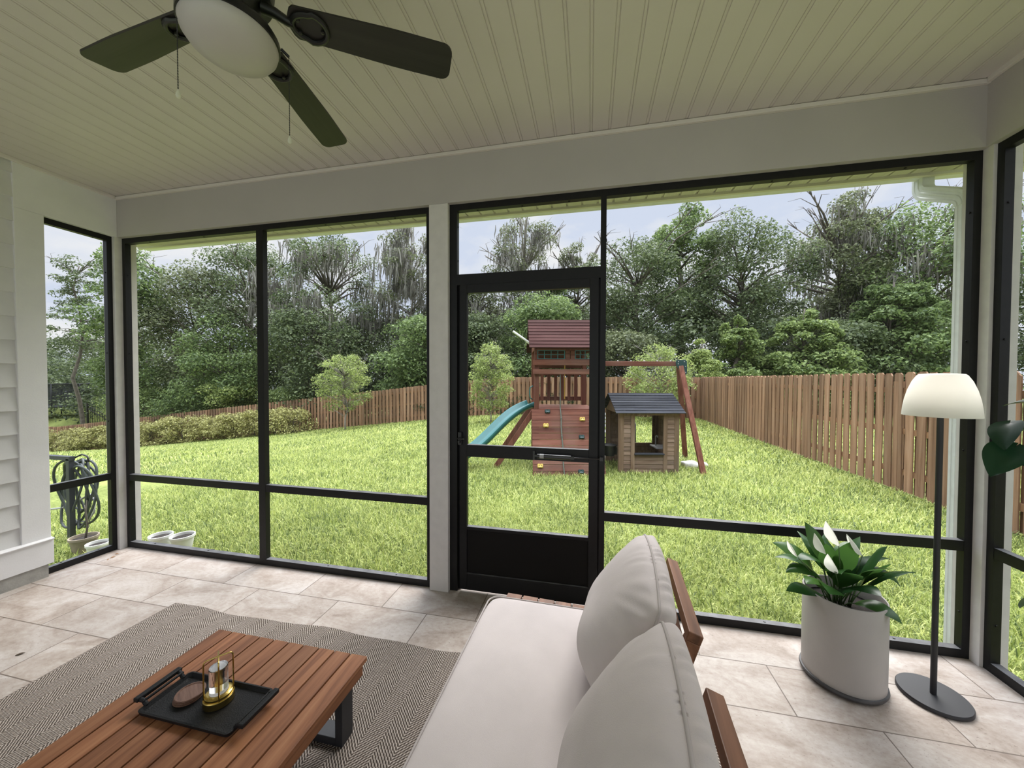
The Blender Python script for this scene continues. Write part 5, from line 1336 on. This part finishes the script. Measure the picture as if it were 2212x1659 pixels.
def tree(name, label, x, y, top, width, style, leafm, seed, lo=.25, nc=46, per=330, size=.16, moss=0, bark=None, cat='tree', crownlo=None, group=None, clump=.19, flat=.75, bare=0, up=.5, trunk_r=None, lean=0.0):
    rng = np.random.default_rng(seed)
    zg = gz(x, y) - .05; Ht = top - zg; Rw = width / 2
    root = thing(name, label, cat, (x, y, zg), group=group)
    zlo = Ht * lo
    # clump centres inside the crown envelope
    C = []
    while len(C) < nc:
        h = rng.uniform(0, 1)
        if style == 'cone': rr = (1 - h) ** .6 * 1.0 + .05
        elif style == 'col': rr = (math.sin(PI * min(1, h * .9 + .1))) ** .5
        elif style == 'oval': rr = (math.sin(PI * min(1, h * .82 + .16))) ** .7
        elif style == 'flat': rr = .55 + .45 * math.sin(PI * h)
        else: rr = math.sqrt(max(0.02, 1 - (2 * h - .9) ** 2 * .82))
        if rng.uniform() > rr: continue
        a = rng.uniform(0, 2 * PI); q = math.sqrt(rng.uniform(.12, 1)) * rr * .88
        if style == 'pine': h = (rng.integers(0, 8) + rng.uniform(-.1, .75)) / 8; q = rng.uniform(.15, 1) * (1.05 - .6 * h)
        C.append((q * Rw * math.cos(a), q * Rw * math.sin(a), zlo + (Ht - zlo) * (.05 + .92 * h) - (clump * width * flat * .5) * (h > .8)))
    C = np.array(C); RR = np.stack([rng.uniform(.75, 1.25, nc) * clump * width, rng.uniform(.75, 1.25, nc) * clump * width, rng.uniform(.7, 1.2, nc) * clump * width * flat], 1)
    if style == 'cone': RR *= (1.15 - .75 * np.clip((C[:, 2:3] - zlo) / max(.1, Ht - zlo), 0, 1))
    V, F = leaf_cloud(rng, C, RR, per, size, up)
    o = link('crown', fast_mesh('crown', V, F, leafm), root)
    # trunk and limbs
    m = MB(); tr_ = trunk_r or (0.022 * Ht + .03); k = 9; ax = []
    wob = rng.normal(size=(k, 2)) * .012 * Ht; wob[0] = 0
    tt = .93 if style in ('cone', 'pine', 'col') else .72
    for i in range(k):
        f = i / (k - 1); ax.append(Vector((wob[i, 0] + lean * f * Ht, wob[i, 1], f * Ht * tt)))
    m.tube(ax, [tr_ * (1 - .8 * i / (k - 1)) for i in range(k)], 9)
    def on_axis(z):
        f = min(.999, max(0, z / (Ht * tt))) * (k - 1); i = int(f); return ax[i].lerp(ax[min(k - 1, i + 1)], f - i)
    for ci in range(nc + bare):
        c = Vector(C[ci]) if ci < nc else Vector((rng.uniform(-1, 1) * Rw * 1.1, rng.uniform(-1, 1) * Rw * .8, Ht * rng.uniform(.6, 1.02)))
        rad = math.hypot(c.x, c.y)
        st = on_axis(max(zlo * .6, min(c.z - rad * (.15 if style == 'pine' else .55), Ht * tt * .95)))
        mid = st.lerp(c, .5) + Vector((rng.uniform(-.2, .2), rng.uniform(-.2, .2), rng.uniform(-.02, .18) * rad))
        r0 = max(.012, tr_ * .26 * min(1, rad / Rw + .2))
        m.tube([st, mid, c], [r0, r0 * .65, r0 * .22], 5)
        if ci >= nc or ci % 3 == 0:
            for _ in range(3):
                e = c + Vector(rng.normal(size=3) * np.array([.5, .5, .35])) * clump * width * 1.3; m.tube([mid.lerp(c, .6), c.lerp(e, .5) + Vector((0, 0, .05)), e], [r0 * .3, r0 * .2, r0 * .07], 4)
    m.build('trunk', bark or M_bark, parent=root, smooth='all', fix=False)
    if moss:
        idx = rng.integers(0, nc, moss); pts = C[idx] + rng.uniform(-.8, .8, (moss, 3)) * RR[idx]; pts[:, 2] -= RR[idx, 2] * .3
        V, F = moss_strands(rng, pts, 16, .5, 1.7, .085)
        link('hanging_moss', fast_mesh('moss', V, F, M_moss), root)
    return root
G1, G2 = 'trees beyond the back fence', 'low broadleaf trees just behind the fence'
tree('pine_tree', 'thin pine with open flat whorls of needles seen through the left side screen', -32.9, 17.2, 10.7, 4.6, 'pine', LF['oak'], 1, lo=.42, nc=70, per=90, size=.15, clump=.10, flat=.55, group=G1, trunk_r=.15, bare=14)
tree('broadleaf_tree', 'tall light green tree right of the thin pine, seen through the left side screen', -27.6, 17.3, 10.9, 5.6, 'oak', LF['gum'], 2, lo=.22, nc=52, per=330, size=.20, group=G1)
tree('oak_tree', 'spreading dark tree rising right behind the left corner post', -24.4, 19.0, 10.6, 6.4, 'oak', LF['olive'], 3, lo=.28, nc=50, per=330, size=.18, group=G1, bare=6)
tree('oak_tree', 'broad oak with visible leaning limbs left of the front screen mullion', -20.6, 20.4, 11.7, 8.2, 'oak', LF['oak'], 4, lo=.38, nc=58, per=320, size=.17, group=G1, clump=.14, bare=10, lean=-.03)
tree('dead_tree', 'pale dead snag with grey bark next to the front screen mullion', -17.0, 17.6, 9.4, 2.2, 'col', LF['olive'], 5, lo=.55, nc=7, per=70, size=.13, group=G1, bark=M_palebark, bare=14, moss=26, trunk_r=.14)
tree('mossy_oak', 'dark live oak heavy with Spanish moss right of the front screen mullion', -13.6, 19.6, 11.5, 7.4, 'oak', LF['oak'], 6, lo=.42, nc=40, per=300, size=.16, group=G1, clump=.13, moss=110, bare=8, trunk_r=.32)
tree('mossy_tree', 'pale grey mossy tree with bare upper twigs left of the middle porch post', -8.3, 20.9, 12.4, 5.6, 'oak', LF['olive'], 7, lo=.45, nc=34, per=190, size=.15, group=G1, clump=.12, moss=140, bare=26, bark=M_palebark, trunk_r=.2)
tree('mossy_tree', 'airy mossy tree filling the middle of the door transom', -0.7, 23.4, 13.5, 5.8, 'oak', LF['olive'], 8, lo=.40, nc=42, per=210, size=.15, group=G1, clump=.12, moss=90, bare=18, bark=M_palebark)
tree('slender_tree', 'slender open-crowned tree at the right of the door transom', 3.2, 24.6, 11.9, 3.6, 'oak', LF['olive'], 9, lo=.3, nc=36, per=210, size=.15, group=G1, clump=.14, bare=14, moss=20)
tree('broadleaf_tree', 'small bright leafy tree low in the door transom right of the mossy tree', 1.6, 21.9, 8.9, 3.2, 'oak', LF['gum'], 10, lo=.25, nc=36, per=300, size=.17, group=G1)
tree('oak_tree', 'wide grey-green oak beside the door mullion in the right bay', 6.9, 22.2, 10.9, 7.6, 'oak', LF['oak'], 11, lo=.25, nc=62, per=330, size=.17, group=G1, clump=.14, bare=10)
tree('broadleaf_tree', 'tallest light green tree standing above the others left of centre in the right bay', 10.2, 24.6, 13.9, 4.6, 'col', LF['gum'], 12, lo=.3, nc=46, per=330, size=.19, group=G1, clump=.16)
tree('oak_tree', 'dark rounded oak in the middle of the right bay', 13.4, 23.0, 12.1, 7.2, 'oak', LF['oak'], 13, lo=.25, nc=60, per=340, size=.17, group=G1, clump=.15)
tree('mossy_tree', 'tall vine-clad mossy tree with bare top twigs at the right of the right bay', 18.9, 23.8, 13.2, 5.8, 'oak', LF['olive'], 14, lo=.3, nc=48, per=300, size=.16, group=G1, clump=.14, moss=90, bare=24)
tree('mossy_tree', 'spreading tree with a long mossy branch partly behind the downspout', 22.6, 23.0, 12.2, 7.4, 'oak', LF['gum'], 15, lo=.3, nc=54, per=320, size=.18, group=G1, moss=110, bare=12)
tree('oak_tree', 'dark tree at the far right showing between the right corner frames', 30.0, 23.0, 11.5, 8.0, 'oak', LF['oak'], 16, lo=.15, nc=50, per=300, size=.2, group=G1)
tree('oak_tree', 'low dark green tree filling the right half of the left bay above the fence', -12.6, 17.6, 6.5, 6.6, 'oak', LF['oak'], 17, lo=.12, nc=52, per=340, size=.17, group=G1)
tree('oak_tree', 'dark bushy oak just left of the front screen mullion above the hedge', -19.6, 17.4, 5.8, 5.4, 'oak', LF['gum'], 18, lo=.12, nc=48, per=330, size=.17, group=G1)
tree('broadleaf_tree', 'large bright bush-like tree against the middle porch post behind the fence', -5.4, 17.4, 5.6, 5.2, 'oak', LF['gum'], 19, lo=.08, nc=54, per=400, size=.17, group=G2)
tree('broadleaf_tree', 'green rounded tree directly behind the play tower roof', 1.2, 18.6, 6.6, 5.4, 'oak', LF['gum'], 20, lo=.1, nc=54, per=360, size=.17, group=G2)
tree('broadleaf_tree', 'mid green tree at the left edge of the door opening behind the young tree', -1.9, 17.8, 5.4, 3.6, 'oak', LF['oak'], 21, lo=.1, nc=40, per=340, size=.16, group=G2)
tree('sweetgum_tree', 'pointed light green sapling tree left of the wide layered one, over the right fence', 11.4, 18.2, 5.0, 3.9, 'cone', LF['lite'], 22, lo=.02, nc=110, per=150, size=.16, group=G2, flat=.8, clump=.12)
tree('sweetgum_tree', 'wide layered light green tree over the middle of the right fence', 14.6, 18.6, 5.4, 6.0, 'cone', LF['lite'], 23, lo=.02, nc=150, per=170, size=.16, group=G2, flat=.7, clump=.10)
tree('sweetgum_tree', 'tallest layered light green tree beside the downspout over the right fence', 19.4, 20.2, 7.0, 8.2, 'cone', LF['gum'], 24, lo=.02, nc=190, per=180, size=.17, group=G2, flat=.7, clump=.095)
tree('broadleaf_tree', 'small yellow-green bush tree just behind the swing beam end', 9.3, 16.6, 3.6, 2.5, 'cone', LF['young'], 25, lo=.03, nc=70, per=130, size=.13, group=G2)
tree('broadleaf_tree', 'dark low tree behind the wide layered light green tree', 17.0, 19.6, 4.6, 4.6, 'oak', LF['oak'], 27, lo=.06, nc=44, per=320, size=.17, group=G2)
tree('broadleaf_tree', 'olive bushy tree behind the swing beam beside the door mullion', 6.0, 18.0, 4.4, 4.0, 'oak', LF['olive'], 28, lo=.06, nc=44, per=330, size=.16, group=G2)
tree('mossy_tree', 'grey mossy tree low at the left edge of the door glass behind the young tree', -3.7, 21.6, 8.6, 5.4, 'oak', LF['olive'], 33, lo=.2, nc=48, per=280, size=.16, group=G1, clump=.14, moss=70, bare=14)
G3 = 'young yard trees'
tree('young_tree', 'airy young tree with slim pale trunk on the lawn seen in the left front bay', -7.45, 13.0, 2.75, 2.9, 'oak', LF['young'], 30, lo=.24, nc=150, per=46, size=.085, group=G3, clump=.075, trunk_r=.04, bark=M_palebark, bare=10)
tree('young_tree', 'yellow-green young tree on the lawn seen through the screen door', 0.18, 11.7, 3.0, 2.05, 'oval', LF['young'], 31, lo=.13, nc=150, per=52, size=.075, group=G3, clump=.085, flat=1.0, trunk_r=.03, bark=M_palebark, bare=8)
tree('young_tree', 'yellow-green young tree on the lawn behind the swing beam and playhouse', 6.85, 13.3, 3.15, 2.9, 'oval', LF['young'], 32, lo=.08, nc=160, per=56, size=.085, group=G3, clump=.08, flat=1.0, trunk_r=.035, bark=M_palebark, bare=8)
# hedge along the back fence at left
hx0, hx1 = -33.0, -11.4
nh = 18
names_h = ['shrub at the far left end of the hedge, seen through the left side screen'] + [None] * (nh - 2) + ['rounded shrub ending the hedge at right, against the bare fence']
for i in range(nh):
    x = hx0 + (hx1 - hx0) * i / (nh - 1); rng_ = random.Random(100 + i); hgt = rng_.uniform(1.45, 1.75) * (0.9 if i > nh - 4 else 1)
    lab = names_h[i] or ('yellow-green evergreen shrub, %s from the left end of the hedge' % 'first second third fourth fifth sixth seventh eighth ninth tenth eleventh twelfth thirteenth fourteenth fifteenth sixteenth seventeenth'.split()[i])
    yy = 14.15 + rng_.uniform(-.15, .15)
    tree('hedge_shrub', lab, x, yy, gz(x, yy) + hgt, 1.75 if i < nh - 1 else 2.1, 'flat', LF['hedge'], 200 + i, lo=.05, nc=26, per=110, size=.10, cat='shrub', group='hedge shrubs along the fence', clump=.2, flat=.7, trunk_r=.03, up=.6)
# low bushes growing over and behind the left part of the fence
for i, (x, y, tp_, w, lf, lab) in enumerate(((-26.5, 16.9, .9, 4.6, 'lite', 'low pale bush behind the fence just right of the left corner post'), (-22.0, 16.7, .8, 4.2, 'gum', 'low mid green bush behind the fence in the middle of the first pane'), (-18.2, 16.6, 1.45, 3.6, 'young', 'low yellow-green bush behind the fence beside the front mullion'), (-14.6, 16.6, 1.0, 3.0, 'lite', 'low bush behind the fence right of the front mullion'), (-10.2, 16.4, 1.8, 2.8, 'lite', 'leafy bush behind the fence left of the young yard tree'))):
    tree('wild_bush', lab, x, y, tp_, w, 'flat', LF[lf], 300 + i, lo=.04, nc=40, per=230, size=.13, cat='bush', group='wild bushes behind the fence', clump=.17)
# ivy on the back fence
rng = np.random.default_rng(77)
C = []; 
for cx, w in ((-3.0, 1.6), (0.6, 2.2), (2.3, 1.4)):
    for k in range(26):
        x = cx + rng.normal() * w * .5; h = abs(rng.normal()) * .55
        if h < 1.5: C.append((x, 15.0 + 0.016 * (8.82 - x) - .19, gz(x, 15) + .08 + h))
C = np.array(C); V, F = leaf_cloud(rng, C, np.tile(np.array([.2, .06, .2]), (len(C), 1)), 60, .075, .2)
tag(link('ivy', fast_mesh('ivy', V, F, LF['ivy'])), 'dark ivy creeping up the back fence boards behind the play set', 'ivy', kind='stuff')
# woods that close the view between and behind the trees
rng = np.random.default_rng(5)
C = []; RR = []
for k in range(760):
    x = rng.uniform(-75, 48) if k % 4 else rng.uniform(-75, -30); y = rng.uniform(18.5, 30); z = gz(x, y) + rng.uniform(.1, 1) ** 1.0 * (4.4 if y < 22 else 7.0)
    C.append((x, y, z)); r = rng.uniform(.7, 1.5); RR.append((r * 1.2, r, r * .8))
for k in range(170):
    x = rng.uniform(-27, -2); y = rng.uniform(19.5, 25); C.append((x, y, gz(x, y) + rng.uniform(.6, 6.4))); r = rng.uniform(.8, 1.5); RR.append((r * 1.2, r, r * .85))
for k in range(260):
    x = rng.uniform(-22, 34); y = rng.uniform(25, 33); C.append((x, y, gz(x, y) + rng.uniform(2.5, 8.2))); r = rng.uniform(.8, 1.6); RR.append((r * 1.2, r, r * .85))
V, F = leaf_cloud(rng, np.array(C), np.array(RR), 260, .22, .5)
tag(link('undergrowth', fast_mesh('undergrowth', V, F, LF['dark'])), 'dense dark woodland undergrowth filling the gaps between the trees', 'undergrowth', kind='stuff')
